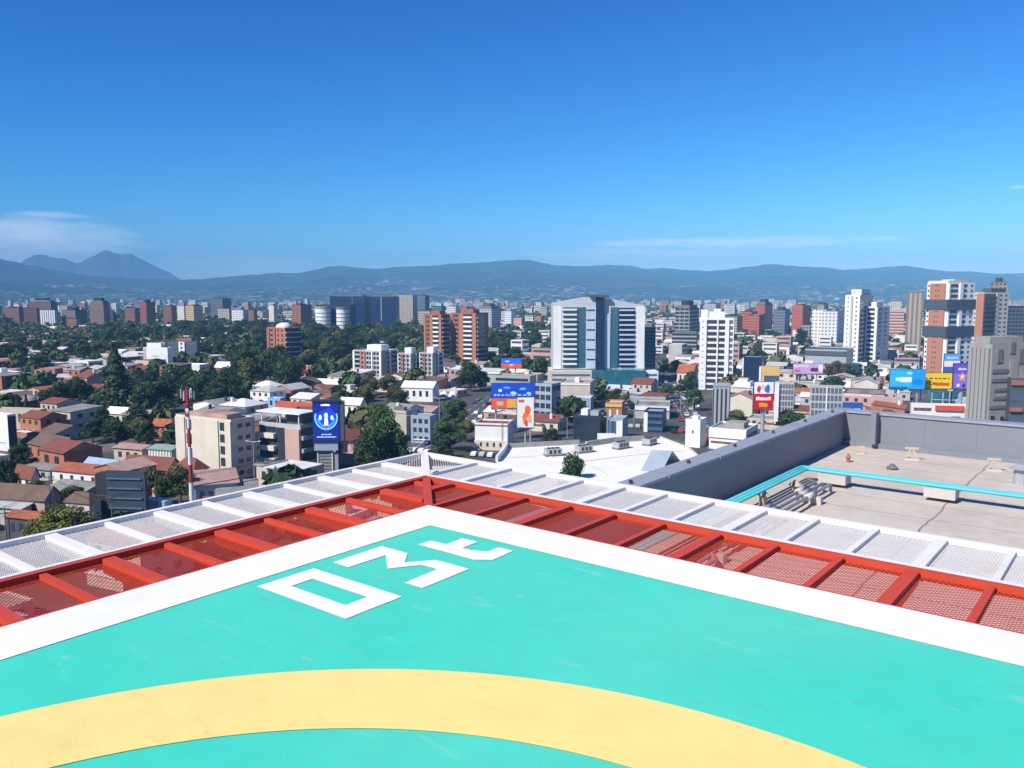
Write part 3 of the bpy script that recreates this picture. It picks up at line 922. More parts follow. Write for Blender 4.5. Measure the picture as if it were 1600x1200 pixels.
# --- far towers along the skyline: (label, xl, xc, xr, base row, roof row, turn, wall material, hut)
SKY = [
 ('dark brick tower at the left edge of the skyline', 0, 6, 9, 513, 491, 20, far('6b4038'), 0),
 ('brown brick block with flat top left of the crowned tower', 6, 30, 37, 512, 480, 20, far('8a5a4a'), .3),
 ('dark red brown slab in front of the crowned tower', 37, 58, 62, 513, 481, 12, far('6e3f35', du=3.4), 0),
 ('tall brown tower with a stepped crown on the far left skyline', 45, 80, 90, 507, 472, 20, far('77584c'), 2),
 ('white ribbed apartment block below the crowned brown tower', 62, 86, 92, 514, 484, 15, far('d9d8d6', '39445a', 4.0, 3.3, .45, .9), 0),
 ('grey brown tower with slim top left of the low brick block', 97, 118, 136, 514, 484, 30, far('7d6f6a'), 1),
 ('low reddish brick block before the grey brown tower', 104, 120, 126, 518, 497, 20, far('9a5b47'), 0),
 ('brown tower with pinnacled crown left of the slender dark tower', 140, 162, 172, 515, 473, 22, far('866b5a', du=3.2), 2),
 ('slender dark tower right of the pinnacled brown tower', 171, 177, 181, 512, 487, 20, far('4d4650'), 0),
 ('squat brick tower left of the tall brick and white tower', 195, 211, 218, 512, 481, 25, far('8d5a4c'), .3),
 ('tall narrow brick tower with white corner and blue side', 219, 229, 243, 513, 472, 45, far('a3563f'), 1),
 ('reddish brick tower between the tall narrow tower and the white block', 255, 268, 276, 511, 478, 25, far('96594a'), .3),
 ('white slab tower left of the yellowish tower', 277, 288, 291, 511, 478, 15, far('dad8d4', '5a6372', 3, 3.3, .4, .5), 0),
 ('yellow beige tower with blue grey side', 290, 303, 317, 512, 477, 35, far('c2a878', '6a5a3a'), .3),
 ('dark grey tower under an overhanging top deck', 329, 348, 361, 505, 466, 30, far('6a7278', '232c38', 3.2, 3.3, .7, .7), 0),
 ('white block with orange roof right of the overhanging dark tower', 362, 380, 388, 512, 484, 25, far('d5d3d2', '6b7890', 3, 3.3, .5, .6), 1),
 ('small red brick block right of the white orange roofed block', 388, 397, 402, 512, 484, 25, far('a05a45'), 0),
 ('slim cream tower alone between brick blocks', 420, 428, 434, 511, 477, 35, far('d8cdb4', '8a8270', 3, 3.3, .4, .5), .8),
 ('white fronted tower flanked by red brick sides', 456, 470, 487, 515, 476, 40, far('a9614a', du=3.2), .5),
 ('beige vertically striped tower right of the dark glass blocks', 622, 645, 652, 513, 461, 15, far('b3a896', '6f675c', 2.2, 40, .4, .98), 0),
 ('blue grey tower adjoining the beige striped tower', 651, 664, 671, 511, 461, 25, far('5f7284', '2f3b4b', 3, 3.3, .6, .6), .3),
 ('low beige block in front of the blue grey tower', 653, 672, 681, 516, 485, 20, far('b5aa98'), 0),
 ('teal topped block behind the brick twin towers', 676, 690, 696, 513, 478, 20, far('46737c', '1c3a44', 3, 3.3, .6, .6), 0),
 ('pale round shouldered block behind the brick twin towers', 698, 712, 717, 514, 478, 20, far('cdd0d2', '6a7682'), .5),
 ('grey white tower with a gabled crown right of the brick twin towers', 745, 768, 782, 520, 482, 28, far('aeb0b2', '4a5360', 3.4, 3.3, .5, .55), 2),
 ('small white block far behind the tree belt', 788, 799, 806, 514, 486, 25, far('d6d8da', '6a7682'), .3),
 ('grey tower of bare floors left of the white high rise', 1055, 1077, 1092, 549, 482, 28, far('8c8f94', '22272e', 4.4, 3.4, .86, .62), 2),
 ('wide grey open floored block at the foot of the bare floored tower', 1050, 1088, 1097, 556, 519, 15, far('9a9ca0', '22272e', 60, 3.4, .97, .6), 0),
 ('pinkish grey block behind the orange brick block', 1130, 1152, 1160, 528, 494, 25, far('a89a98'), .5),
 ('blue grey tower between the orange towers and the brown brick tower', 1208, 1226, 1234, 530, 484, 25, far('6c7686', '2f3a4b'), 1),
 ('pale grey block on the skyline right of the bare floored tower', 1100, 1118, 1126, 512, 474, 25, far('a9adb4', '4a5360'), .5),
 ('cream block on the skyline between the white towers and the ribbed tower', 1392, 1408, 1416, 512, 470, 25, far('c0b6a4', '6a6660'), .5),
 ('small brown block behind the brown brick tower on the right', 1272, 1286, 1294, 510, 474, 25, far('8a6a5e'), .4),
 ('tallest of the orange brick towers, with a dark top', 1180, 1195, 1207, 522, 476, 30, far('c8503a', '4a2a2a', 2.8, 3.3, .4, .45), 2),
 ('orange brick block left of the tallest orange tower', 1156, 1174, 1183, 524, 487, 25, far('c85c3e', '53302c'), .5),
 ('reddish brick block with banded windows among the orange towers', 1168, 1186, 1197, 530, 492, 25, far('c25640', '7b4a4a', 40, 3.3, .96, .35), 0),
 ('brown brick tower left of the white stepped blocks', 1237, 1254, 1266, 536, 477, 35, far('b4563f', '6a3a34', 2.4, 3.3, .3, .4), .4),
 ('grey low block at the foot of the brown brick tower', 1252, 1266, 1274, 538, 507, 25, far('8f8f90'), 0),
 ('white stepped apartment block with cream balconies', 1268, 1290, 1302, 545, 483, 30, far('dcd8cc', '8b8576', 3.4, 3.3, .5, .45), 1),
 ('white grey apartment block just left of the tall white towers', 1284, 1308, 1320, 546, 486, 25, far('cfd0d2', '7c828c', 3.2, 3.3, .5, .5), .5),
 ('orange brick block with white balcony bands behind the white towers', 1389, 1412, 1421, 533, 483, 18, far('b0583f', 'c9c3bb', 40, 3.3, .97, .35), .3),
 ('beige ribbed tower left of the tall orange and white tower', 1416, 1441, 1449, 556, 457, 18, far('a99c8d', '7d7264', 3.6, 60, .5, .985), .3),
 ('grey brown tower standing behind the orange and cream tower', 1546, 1572, 1588, 560, 440, 25, far('8b7d78', '423c42', 3, 3.3, .55, .5), 1),
 ('distant small brick house block at the right edge', 1562, 1600, 1612, 548, 508, 10, far('a55a45', '6a4038'), 0),
 ('dark glazed low block at the right edge behind the orange tower', 1575, 1630, 1650, 552, 478, 10, far('4a5568', '1a2230', 3, 3.3, .8, .6), 0),
]
for lab, xl, xc, xr, yb, yt, ang, wm, hut in SKY:
    hs_ = []
    if hut:
        hs_ = [(.25, .7, .25, .75, 3.2 * hut, wm)]
        if hut >= 2:
            hs_.append((.08, .92, .1, .9, 3.0, M_DKCONC))
            hs_[0] = (.25, .75, .25, .75, 7.0, wm)
    building('apartment_tower', lab, 'tower', (xl, xc, xr, yb, yt, ang), wm, M_ROOFG, hut=hs_, group='towers along the skyline')

# --- landmark blocks of the middle distance
M_NAVYL = mat('navy_spandrel', (0.02, 0.042, 0.095), 0.35, 0.2, 0.1, spec=0.3)
M_ORANGE = mat('orange_render', (0.40, 0.175, 0.11), 0.8, 0.10, 0.3)
M_OLIVE = mat('olive_render', (0.34, 0.35, 0.28), 0.8, 0.1, 0.3)
M_BLUEW = mat('blue_grey_render', (0.30, 0.36, 0.43), 0.8, 0.1, 0.3)
M_DKCLAD = mat('charcoal_cladding', (0.075, 0.08, 0.09), 0.6, 0.1, 0.3)
M_BLKWIN = mat('dark_window_pane', (0.03, 0.04, 0.06), 0.15, 0.3, 0.3, spec=0.6)
M_GREYWIN = mat('grey_window_pane', (0.10, 0.125, 0.16), 0.2, 0.25, 0.3, spec=0.6)

b = building('office_building', 'dark navy glass office block, left one of the pair behind the trees', 'office block', (515, 571, 578, 520, 463, 8), M_NAVY, M_DKCONC,
         L=[('band', .02, .98, M_NAVYL, {'n': 9, 'f': .22}), ('panel', .0, .03, M_DKCLAD), ('panel', .62, .66, M_DKCLAD)], Rt=[('band', .05, .95, M_NAVYL, {'n': 9, 'f': .22})], hut=[(.1, .9, .2, .8, 1.5, M_DKCONC)])
b = building('office_building', 'dark navy glass office block, right one of the pair behind the trees', 'office block', (577, 620, 624, 520, 463.5, 8), M_NAVY, M_DKCONC,
         L=[('band', .02, .98, M_NAVYL, {'n': 9, 'f': .22}), ('panel', .42, .45, M_BLUEW)], Rt=[('band', .05, .95, M_NAVYL, {'n': 9, 'f': .22})], hut=[(.1, .9, .2, .8, 1.5, M_DKCONC)], phrase='the dark navy glass office pair')
building('office_building', 'low dark glass block with flat top before the navy office pair', 'office block', (494, 548, 556, 524, 476, 10), M_NAVY, M_DKCONC, L=[('band', .02, .98, M_NAVYL, {'n': 7, 'f': .25})])
def drum(label, px, w, yb, yt, m, cap):
    p = at(px, yb, 0)
    h = height_at(p, yt)
    r = w / 2 / F * p.y
    t = thing('round_tower', label, 'tower', (p.x, p.y + r, 0))
    n = 28
    link('wall', MB().prism([(r * math.cos(2 * math.pi * k / n), r * math.sin(2 * math.pi * k / n)) for k in range(n)], 0, h - 2.5).mesh('wall', m), t)
    link('roof', MB().prism([(r * 1.06 * math.cos(2 * math.pi * k / n), r * 1.06 * math.sin(2 * math.pi * k / n)) for k in range(n)], h - 2.498, h).mesh('roof', cap), t)
    for k in range(6):
        z = 4 + (h - 8) * k / 6
        link('window_band', MB().prism([((r + .06) * math.cos(2 * math.pi * j / n), (r + .06) * math.sin(2 * math.pi * j / n)) for j in range(n)], z, z + 1.0).mesh('window_band', M_GREYWIN), t)
    occupy(p.x, p.y + r, r)
drum('round white drum tower left of the dark glass blocks', 503, 24, 525, 479, M_WHITE, M_CONC)
drum('round white drum tower standing before the navy office pair', 534, 19, 526, 480, M_WHITE, M_DKCONC)

# red brick tower with blue bands and a white dome
rb, L1, L2, h = building('brick_tower', 'red brick tower with blue banded round side and white roof dome', 'tower', (418, 446, 470, 574, 512, 38), M_TERRA, M_CONC,
        L=[('panel', .0, .14, M_BRICK, {'proud': .6}), ('panel', .34, .48, M_BRICK, {'proud': .6}), ('win', .15, .33, M_BLKWIN, {'c': 1, 'n': 8, 'w': .7}), ('win', .50, .95, M_BLKWIN, {'c': 2, 'n': 8, 'w': .35})],
        Rt=[('band', .0, .97, M_BLKWIN, {'n': 8, 'f': .5, 'proud': .3}), ('balc', .0, 1.0, M_BLUEW, {'n': 8, 'f': .28, 'proud': 1.5})], phrase='the brick tower with a white dome')
dome = MB()
dr, nn = min(L1, L2) * .42, 20
rings = [(dr * math.cos(a), 3.6 * math.sin(a)) for a in [R(x) for x in (0, 20, 40, 60, 78)]]
for (ra, za), (rc_, zc) in zip(rings, rings[1:]):
    for k in range(nn):
        a, c = 2 * math.pi * k / nn, 2 * math.pi * (k + 1) / nn
        dome.quad((ra * math.cos(a), ra * math.sin(a), za), (ra * math.cos(c), ra * math.sin(c), za), (rc_ * math.cos(c), rc_ * math.sin(c), zc), (rc_ * math.cos(a), rc_ * math.sin(a), zc))
dome.poly([(rings[-1][0] * math.cos(2 * math.pi * k / nn), rings[-1][0] * math.sin(2 * math.pi * k / nn), rings[-1][1]) for k in range(nn)])
link('dome', dome.mesh('dome', M_WHITE, True), rb, (0, 0, h - .3))
part('roof_hut', M_BRICK, rb, -dr * 1.1, dr * 1.1, -dr * 1.1, dr * 1.1, h - .8 + .002, h - .31)

# white and dark mid-rise pair in the left middle distance
building('office_building', 'white office block with blank wall beside the dark glazed block', 'office block', (224, 262, 270, 575, 543, 12), M_WHITE, M_ROOFG,
         L=[('panel', .0, .12, M_GREYW), ('win', .30, .72, M_BLKWIN, {'c': 1, 'n': 1, 'w': .8, 'f': .08, 'z0': .45, 'z1': .7})], hut=[(.12, .7, .2, .8, 3.0, M_WHITE)], phrase='the white office block with a blank wall')
building('office_building', 'dark glazed block with white stair tower right of the blank white block', 'office block', (262, 308, 313, 573, 533, 12), M_DKCLAD, M_TERRA,
         L=[('band', .02, .36, M_GREYWIN, {'n': 6, 'f': .5}), ('panel', .40, .60, M_WHITE, {'proud': .8}), ('band', .62, .98, M_BLUEG, {'n': 6, 'f': .55}), ('win', .44, .56, M_BLKWIN, {'c': 1, 'n': 6, 'w': .5, 'proud': .9})], hut=[(.3, .8, .2, .8, 2.0, M_BRICK)])
building('hall', 'low white flat roofed annexe below the white and dark office blocks', 'building', (262, 312, 328, 586, 570, 12), M_WHITE, M_WHITE, L=[('band', .05, .5, M_GREYWIN, {'n': 1, 'f': .4})])

# brick twin towers
def brick_twin(label, xl, xc, xr, yt, phrase=None):
    building('apartment_tower', label, 'tower', (xl, xc, xr, 576, yt, 28), M_BRICK, M_CONC,
             L=[('panel', .0, .10, M_TERRA, {'proud': .5}), ('win', .10, .36, M_BLKWIN, {'c': 1, 'n': 12, 'w': .6, 'f': .42}), ('panel', .36, .50, M_TERRA, {'proud': .5}),
                ('balc', .52, .84, M_WHITE, {'n': 12, 'f': .40, 'proud': .7}), ('panel', .86, 1.0, M_TERRA, {'proud': .5})],
             Rt=[('balc', .02, .70, M_BLUEW, {'n': 12, 'f': .30, 'proud': 1.2}), ('win', .72, .97, M_BLKWIN, {'c': 1, 'n': 12})], hut=[(.25, .75, .3, .8, 2.4, M_BRICK)], phrase=phrase)
brick_twin('left one of the two red brick apartment towers with white balconies', 663, 690, 703, 491)
brick_twin('right one of the two red brick apartment towers with white balconies', 704, 744, 763, 489, 'the red brick twin towers')

# white, orange and grey apartment slabs
def slab_block(label, xl, xc, xr, yt, flip=False, phrase=None):
    building('apartment_block', label, 'apartment block', (xl, xc, xr, 600, yt, 28), M_GREYW, M_WHITE,
             L=[('panel', .0, .06, M_WHITE, {'proud': .5}), ('balc', .06, .26, M_GREYW, {'n': 7, 'f': .35}), ('panel', .26, .44, M_ORANGE, {'proud': .7}), ('win', .31, .39, M_BLKWIN, {'c': 1, 'n': 7, 'w': .8, 'proud': .8}),
                ('win', .46, .66, M_BLKWIN, {'c': 2, 'n': 7, 'w': .75, 'f': .6}), ('panel', .66, .70, M_WHITE, {'proud': .6}), ('win', .71, .93, M_BLKWIN, {'c': 2, 'n': 7, 'w': .75, 'f': .6}), ('panel', .94, 1.0, M_WHITE, {'proud': .5})],
             Rt=[('panel', .0, .30, M_OLIVE, {'proud': .3}), ('panel', .48, .54, M_WHITE, {'proud': .6}), ('win', .31, .47, M_BLKWIN, {'c': 1, 'n': 7, 'w': .7, 'f': .6}), ('balc', .56, .92, M_BLUEW, {'n': 7}), ('panel', .93, 1.0, M_WHITE, {'proud': .5})],
             hut=[(.35, .85, .25, .7, 3.0, M_WHITE)], phrase=phrase)
slab_block('left one of three grey apartment slabs with orange strip and white edges', 552, 596, 622, 548, phrase='the grey apartment slabs with orange strips')
slab_block('middle one of three grey apartment slabs with orange strip and white edges', 622, 642, 657, 552)
slab_block('right one of three grey apartment slabs with orange strip and white edges', 656, 676, 700, 551)

# big white and teal twin office building: two curved topped wings about a navy shaft
YB = at(936, 602, 0).y
def fx(px, py=540):
    return aty(px, py, YB).x
def fz(py):
    return aty(936, py, YB).z
M_WING = mat('shade_greyed_cladding', (0.50, 0.52, 0.54), 0.5, 0.06, 0.15)  # white wings, their shade put into a greyer base colour
tw = thing('office_tower', 'large white and teal office building with two wings about a navy shaft', 'office tower', (fx(936), YB, 0))
X0 = fx(936)
def pol(pts):
    return [(fx(a, b_) - X0, fz(b_)) for a, b_ in pts]
link('wing', MB().slab_y(pol([(864, 577), (931, 577), (931, 463), (915, 465), (895, 468.5), (875, 472), (864, 475)]), 0, 24).mesh('wing', M_WING), tw)
link('wing', MB().slab_y(pol([(944, 577), (1008, 577), (1008, 476.5), (990, 474), (975, 471), (958, 467.5), (944, 466)]), 1.5, 24).mesh('wing', M_WING), tw)
link('shaft', MB().slab_y(pol([(931.3, 577), (943.7, 577), (943.7, 461.5), (931.3, 461.5)]), -1.2, 25).mesh('shaft', M_NAVY), tw)
link('shaft_crown', MB().slab_y(pol([(921, 464.6), (951, 464.6), (951, 460.8), (921, 460.8)]), -2.0, 25.5).mesh('shaft_crown', M_DKCLAD), tw)
def fr(name, m, x0, x1, y0, y1, d0, d1):
    return part(name, m, tw, fx(x0, (y0 + y1) / 2) - X0, fx(x1, (y0 + y1) / 2) - X0, d0, d1, fz(y1), fz(y0))
fr('panel', M_WHITE, 864.5, 877, 478, 576.5, -.25, .1)
fr('panel', M_WHITE, 994, 1007.5, 479, 576.5, 1.2, 1.6)
fr('curtain_glass', M_TEAL, 880, 915, 480, 575, -.15, .2)
fr('curtain_glass', M_NAVY, 966, 992, 481, 574, 1.3, 1.7)
fr('curtain_glass', M_TEAL, 954, 966, 480, 575, 1.2, 1.7)
for k in range(24):
    fr('floor_line', M_BLUEG, 902, 914.8, 482 + k * 3.85, 483 + k * 3.85, -.24, -.16)
    fr('floor_line', M_BLUEG, 954.3, 965.7, 482 + k * 3.85, 483 + k * 3.85, 1.1, 1.19)
fr('panel', mat('pale_blue_and_shade_panel', (0.48, 0.55, 0.64), 0.4, 0.06, 0.2), 915.5, 930.5, 481, 576, -.5, .2)
fr('panel', MATS['pale_blue_and_shade_panel'], 944.5, 953.5, 490, 576, .6, 1.7)  # blue-white shadow on the right wing, put into this panel's colour
for k in range(12):
    y = 482.5 + k * 7.7
    fr('balcony', M_WHITE, 878 + (k % 2), 901, y, y + 2.6, -1.6, .1)
    fr('window_band', M_BLUEG, 901.5, 914.5, y + .2, y + 1.2, -.35, -.10)
    fr('balcony', MATS['pale_blue_and_shade_panel'], 968, 991.5, y + 1, y + 3.4, .1, 1.5)
    fr('window_band', M_BLKWIN, 916.5, 929.5, y + 1, y + 3.2, -.62, -.48) if k % 2 == 0 else None
link('podium', MB().slab_y([(fx(858, 590) - X0, 0), (fx(923, 590) - X0, 0), (fx(923, 590) - X0, fz(578)), (fx(858, 590) - X0, fz(578))], -6, 20).mesh('podium', M_CREAM), tw)
link('podium', MB().slab_y([(fx(923.2, 590) - X0, 0), (fx(1006, 590) - X0, 0), (fx(1006, 590) - X0, fz(577)), (fx(923.2, 590) - X0, fz(577))], -7, 20).mesh('podium', M_TEAL), tw)
link('podium', MB().slab_y([(fx(1006.2, 590) - X0, 0), (fx(1026, 590) - X0, 0), (fx(1026, 590) - X0, fz(579)), (fx(1006.2, 590) - X0, fz(579))], -5, 20).mesh('podium', M_WHITE), tw)
for y in (583, 590):
    part('window_band', M_GREYWIN, tw, fx(862) - X0, fx(921) - X0, -6.15, -5.9, fz(y + 3), fz(y))
    part('window_band', M_GREYWIN, tw, fx(1008) - X0, fx(1025) - X0, -5.15, -4.9, fz(y + 3), fz(y))
occupy(X0, YB + 8, 36)
occupy(X0 - 18, YB - 8, 16)
occupy(X0 + 18, YB - 8, 16)
LAND.append((936, 590, 'the white and teal twin wing office building'))
building('office_building', 'dark teal glass block behind the right wing of the twin office', 'office block', (1002, 1024, 1029, 596, 512, 8), M_NAVY, M_DKCONC, L=[('band', .03, .97, M_TEAL, {'n': 16, 'f': .6}), ('panel', 0, .25, M_BLUEW, {'z0': .93})], depth=18)

# white high rise right of centre
building('office_tower', 'white high rise of framed dark windows right of the twin wing office', 'high rise', (1093, 1146, 1161, 610, 497, 14), M_WHITE, M_CONC,
         L=[('panel', .0, .20, M_WHITE, {'proud': .9}), ('win', .04, .15, M_GREYWIN, {'c': 1, 'n': 12, 'w': .45, 'f': .12, 'proud': 1.0}), ('band', .22, .50, M_BLKWIN, {'n': 12, 'f': .62}), ('panel', .505, .545, M_WHITE, {'proud': .7}),
            ('band', .55, .74, M_BLKWIN, {'n': 12, 'f': .62}), ('panel', .75, .86, M_WHITE, {'proud': .9}), ('band', .87, .97, M_GREYWIN, {'n': 12, 'f': .6})],
         Rt=[('band', .05, .95, M_BLKWIN, {'n': 12, 'f': .5})], hut=[(.02, .22, .1, .9, 4.5, M_WHITE), (.26, .72, .3, .9, 3.4, M_WHITE), (.40, .60, .4, .7, 5.0, M_WHITE)], phrase='the white high rise of framed windows')

# tall white apartment towers on the right
building('apartment_tower', 'taller of two white apartment towers with dark window columns', 'tower', (1319, 1342, 1362, 580, 461, 35), M_WHITE, M_CONC,
         L=[('win', .10, .32, M_GREYWIN, {'c': 1, 'n': 17, 'w': .4, 'f': .3}), ('panel', .40, .52, M_GREYW, {'proud': .8}), ('win', .60, .95, M_GREYWIN, {'c': 1, 'n': 17, 'w': .35, 'f': .35})],
         Rt=[('win', .04, .46, M_BLKWIN, {'c': 2, 'n': 17, 'w': .8, 'f': .62}), ('panel', .50, .98, M_CREAM, {'proud': .4})], hut=[(.2, .9, .2, .9, 4.0, M_CREAM)], phrase='the two tall white apartment towers')
building('apartment_tower', 'shorter of two white apartment towers with dark window columns', 'tower', (1352, 1368, 1389, 578, 479, 40), M_WHITE, M_CONC,
         L=[('win', .05, .95, M_BLKWIN, {'c': 1, 'n': 14, 'w': .75, 'f': .6})],
         Rt=[('panel', .0, .10, M_WHITE, {'proud': .6}), ('win', .12, .42, M_BLKWIN, {'c': 1, 'n': 14, 'w': .8, 'f': .62}), ('win', .55, .85, M_GREYWIN, {'c': 1, 'n': 14, 'w': .7, 'f': .55})], hut=[(.2, .7, .2, .7, 3.0, M_WHITE)])

# tall orange and white tower with two charcoal belts
ow, L1, L2, h = building('apartment_tower', 'tall orange and white tower crossed by two charcoal belts', 'tower', (1446, 1478, 1520, 596, 441, 66), M_WHITE, M_CONC,
         L=[('panel', .18, .92, M_ORANGE, {'proud': .8}), ('win', .0, .16, M_BLKWIN, {'c': 1, 'n': 19, 'w': .4, 'f': .4}), ('win', .42, .68, M_BLKWIN, {'c': 2, 'n': 19, 'w': .34, 'f': .3, 'proud': .9})],
         Rt=[('panel', .02, .07, M_WHITE, {'proud': .7}), ('win', .09, .40, M_BLKWIN, {'c': 1, 'n': 19, 'w': .85, 'f': .6}), ('panel', .42, .54, M_WHITE, {'proud': .8}), ('win', .56, .74, M_BLKWIN, {'c': 1, 'n': 19, 'w': .7, 'f': .55}), ('win', .80, .97, M_GREYWIN, {'c': 1, 'n': 19, 'w': .5, 'f': .45})],
         hut=[(.02, .98, .02, .25, 1.0, M_CREAM), (.3, .9, .3, .8, 1.8, M_CREAM)], phrase='the tall orange tower with charcoal belts')
for ya, yc in ((468, 484), (510, 527)):
    C_ = at(1478, 596, 0)
    z1_, z0_ = height_at(C_, ya), height_at(C_, yc)
    part('belt', M_DKCLAD, ow, -L1 / 2 - 1.1, L1 / 2 + 1.1, -L2 / 2 - 1.1, L2 / 2 + .5, z0_, z1_)
    for k in range(4):
        zz = z0_ + (z1_ - z0_) * (k + .35) / 4
        part('window_band', M_BLUEG, ow, -L1 / 2 - .8, L1 / 2 + 1.25, -L2 / 2 - 1.25, L2 / 2 + .3, zz, zz + .7)
building('apartment_tower', 'orange and cream tower with dark balcony stack right of the belted tower', 'tower', (1520, 1536, 1574, 572, 457, 66), M_CREAM, M_CONC,
         L=[('panel', .30, 1.0, M_ORANGE, {'proud': .6}), ('win', .02, .28, M_GREYWIN, {'c': 1, 'n': 16, 'w': .5, 'f': .4})],
         Rt=[('balc', .0, .46, M_DKCLAD, {'n': 16, 'f': .36, 'proud': .9}), ('panel', .48, .56, M_BEIGE, {'proud': .5}), ('win', .58, .98, M_GREYWIN, {'c': 2, 'n': 16, 'w': .5, 'f': .45})], hut=[(.1, .9, .3, .9, 3.0, M_DKCLAD)])

# grey beige concrete building close on the right
gb, L1, L2, h = building('concrete_building', 'large beige grey concrete building with tall ribs and slot windows at right', 'building', (1512, 1546, 1660, 740, 538, 74), M_CONC, M_ROOFG,
         L=[('fin', .03, .97, M_CONC, {'c': 5, 'w': 1.1, 'proud': .9})],
         Rt=[('panel', .24, .36, M_CONC, {'proud': .18, 'z1': .9}), ('panel', .46, 1.0, M_CONC, {'proud': .18})], hut=[(.05, .7, .05, .5, 2.0, M_CONC)], par=1.2, phrase='the ribbed concrete building at right')
Ht = h
def slot(t0, t1, y0, y1, m=M_DKCONC, pr=.25):
    C_ = at(1546, 740, 0)
    face_part('slot_window', m, gb, 'R', L1, L2, t0 * L2, t1 * L2, height_at(C_, y1), height_at(C_, y0), pr)
for t0, t1, y0, y1 in ((.01, .23, 577, 583), (.01, .23, 592, 597), (.05, .23, 607, 612), (.05, .23, 620, 625), (.0, .23, 634, 639), (.07, .14, 546, 567), (.24, .30, 535, 553), (.36, .45, 546, 569)):
    slot(t0, t1, y0, y1)
for t0, y0 in ((.03, 650), (.16, 652)):
    slot(t0, t0 + .04, y0, y0 + 5, M_DARK, .3)
br_, *_ = building('office_block', 'dark glazed block with red roof slabs at the right edge by the concrete building', 'building', (1576, 1640, 1660, 745, 592, 15), M_DKCLAD, M_TERRA, L=[('panel', 0, 1, M_BRICK, {'z0': .93, 'proud': .8}), ('band', .02, .98, M_BLUEG, {'n': 8, 'f': .5}), ('panel', 0, .3, M_BRICK, {'z0': .66, 'z1': .72, 'proud': .9})], depth=14)

# --- nearer buildings, one by one
M_RUST = mat('rust_red_roof', (0.23, 0.075, 0.05), 0.85, 0.22, 0.5, stripes=('X', 0.35, 0.35))
M_TILE = mat('orange_tile_roof', (0.42, 0.125, 0.06), 0.85, 0.2, 0.5, stripes=('X', 0.35, 0.35))
M_BROWNR = mat('brown_tile_roof', (0.17, 0.11, 0.08), 0.9, 0.2, 0.5, stripes=('X', 0.35, 0.35))
M_ZINC = mat('zinc_roof', (0.50, 0.50, 0.50), 0.5, 0.2, 0.25, stripes=('X', 0.6, 0.25), var2=0.10)
M_OLDZ = mat('weathered_zinc_roof', (0.30, 0.28, 0.26), 0.7, 0.28, 0.3, stripes=('X', 0.6, 0.3), var2=0.12)
M_WROOF = mat('white_sheet_roof', (0.72, 0.71, 0.69), 0.6, 0.08, 0.25, stripes=('X', 0.8, 0.12), var2=0.05)
M_GREENR = mat('pale_green_roof', (0.26, 0.38, 0.29), 0.8, 0.12, 0.3, stripes=('X', 0.6, 0.2))
M_PINKR = mat('faded_pink_roof', (0.45, 0.28, 0.24), 0.85, 0.18, 0.3, stripes=('X', 0.6, 0.25), var2=0.08)
M_BLUER = mat('pale_blue_roof', (0.30, 0.42, 0.58), 0.6, 0.1, 0.3, stripes=('X', 0.6, 0.2))
M_YELLOWW = mat('yellow_render', (0.62, 0.40, 0.13), 0.8, 0.1, 0.3)
M_SKYW = mat('pale_blue_render', (0.26, 0.46, 0.64), 0.8, 0.1, 0.3)
M_PINKW = mat('pinkish_render', (0.50, 0.32, 0.26), 0.8, 0.12, 0.3)

building('office_block', 'beige grey five storey block with blank front and shaded right side', 'office block', (276, 362, 398, 752, 656, 30), M_CREAM, M_ROOFG,
         L=[('win', .19, .29, M_BLKWIN, {'c': 1, 'n': 4, 'w': .9, 'f': .7}), ('panel', .32, .78, M_CREAM, {'proud': .35}), ('win', .80, .89, M_BLKWIN, {'c': 1, 'n': 5, 'w': .9, 'f': .68}), ('panel', .0, .17, M_CREAM, {'proud': .35}), ('panel', .90, 1.0, M_CREAM, {'proud': .35})],
         Rt=[('win', .20, .90, M_BLKWIN, {'c': 2, 'n': 5, 'w': .55, 'f': .36}), ('panel', .93, 1.0, M_GREYW, {'proud': .3})], hut=[(.15, .85, .2, .85, .9, M_PINKR)], phrase='the beige five storey block')
bb, L1, L2, h = building('office_block', 'block with brick panel, stacked balconies and white roof canopy on posts', 'office block', (406, 470, 496, 748, 664, 27), M_GREYW, M_CONC,
         L=[('balc', .0, .42, M_CREAM, {'n': 4, 'f': .42, 'proud': 1.3}), ('glass', .43, .62, M_BLKWIN), ('panel', .66, .99, M_PINKW, {'proud': .5, 'z0': .12, 'z1': .97})],
         Rt=[('balc', .03, .97, M_BLUEW, {'n': 4, 'f': .35, 'proud': .8})], par=0.9, phrase='the block with a brick panel')
part('roof_canopy', M_WHITE, bb, -L1 / 2 - .6, L1 / 2 + .4, -L2 / 2 - .6, L2 / 2, h + 2.9, h + 3.25)
for sx_ in (-.45, 0, .45):
    for sy in (-.45, .45):
        part('canopy_post', M_WHITE, bb, sx_ * L1 - .12, sx_ * L1 + .12, sy * L2 - .12, sy * L2 + .12, h - .898, h + 2.898)
part('roof_hut', M_DKCLAD, bb, .05 * L1, .44 * L1, -.2 * L2, .42 * L2, h - .898, h + 2.6)
building('shop', 'low dark fronted shop with flat canopy before the brick panelled block', 'shop', (400, 482, 494, 762, 729, 25), M_DKCLAD, M_ROOFG, L=[('panel', 0, 1, M_CONC, {'z0': .82, 'proud': 1.2}), ('band', .03, .97, M_BLUEG, {'n': 1, 'f': .5})])
building('warehouse', 'white slab sided building at the left edge with dark right side', 'building', (-30, 13, 26, 722, 648, 25), M_WHITE, M_ROOFG, L=[('band', .1, .9, M_GREYWIN, {'n': 1, 'f': .06, 'z0': .3, 'z1': .5})], Rt=[('panel', 0, 1, M_NAVY)], phrase='the white slab sided building at the left edge')
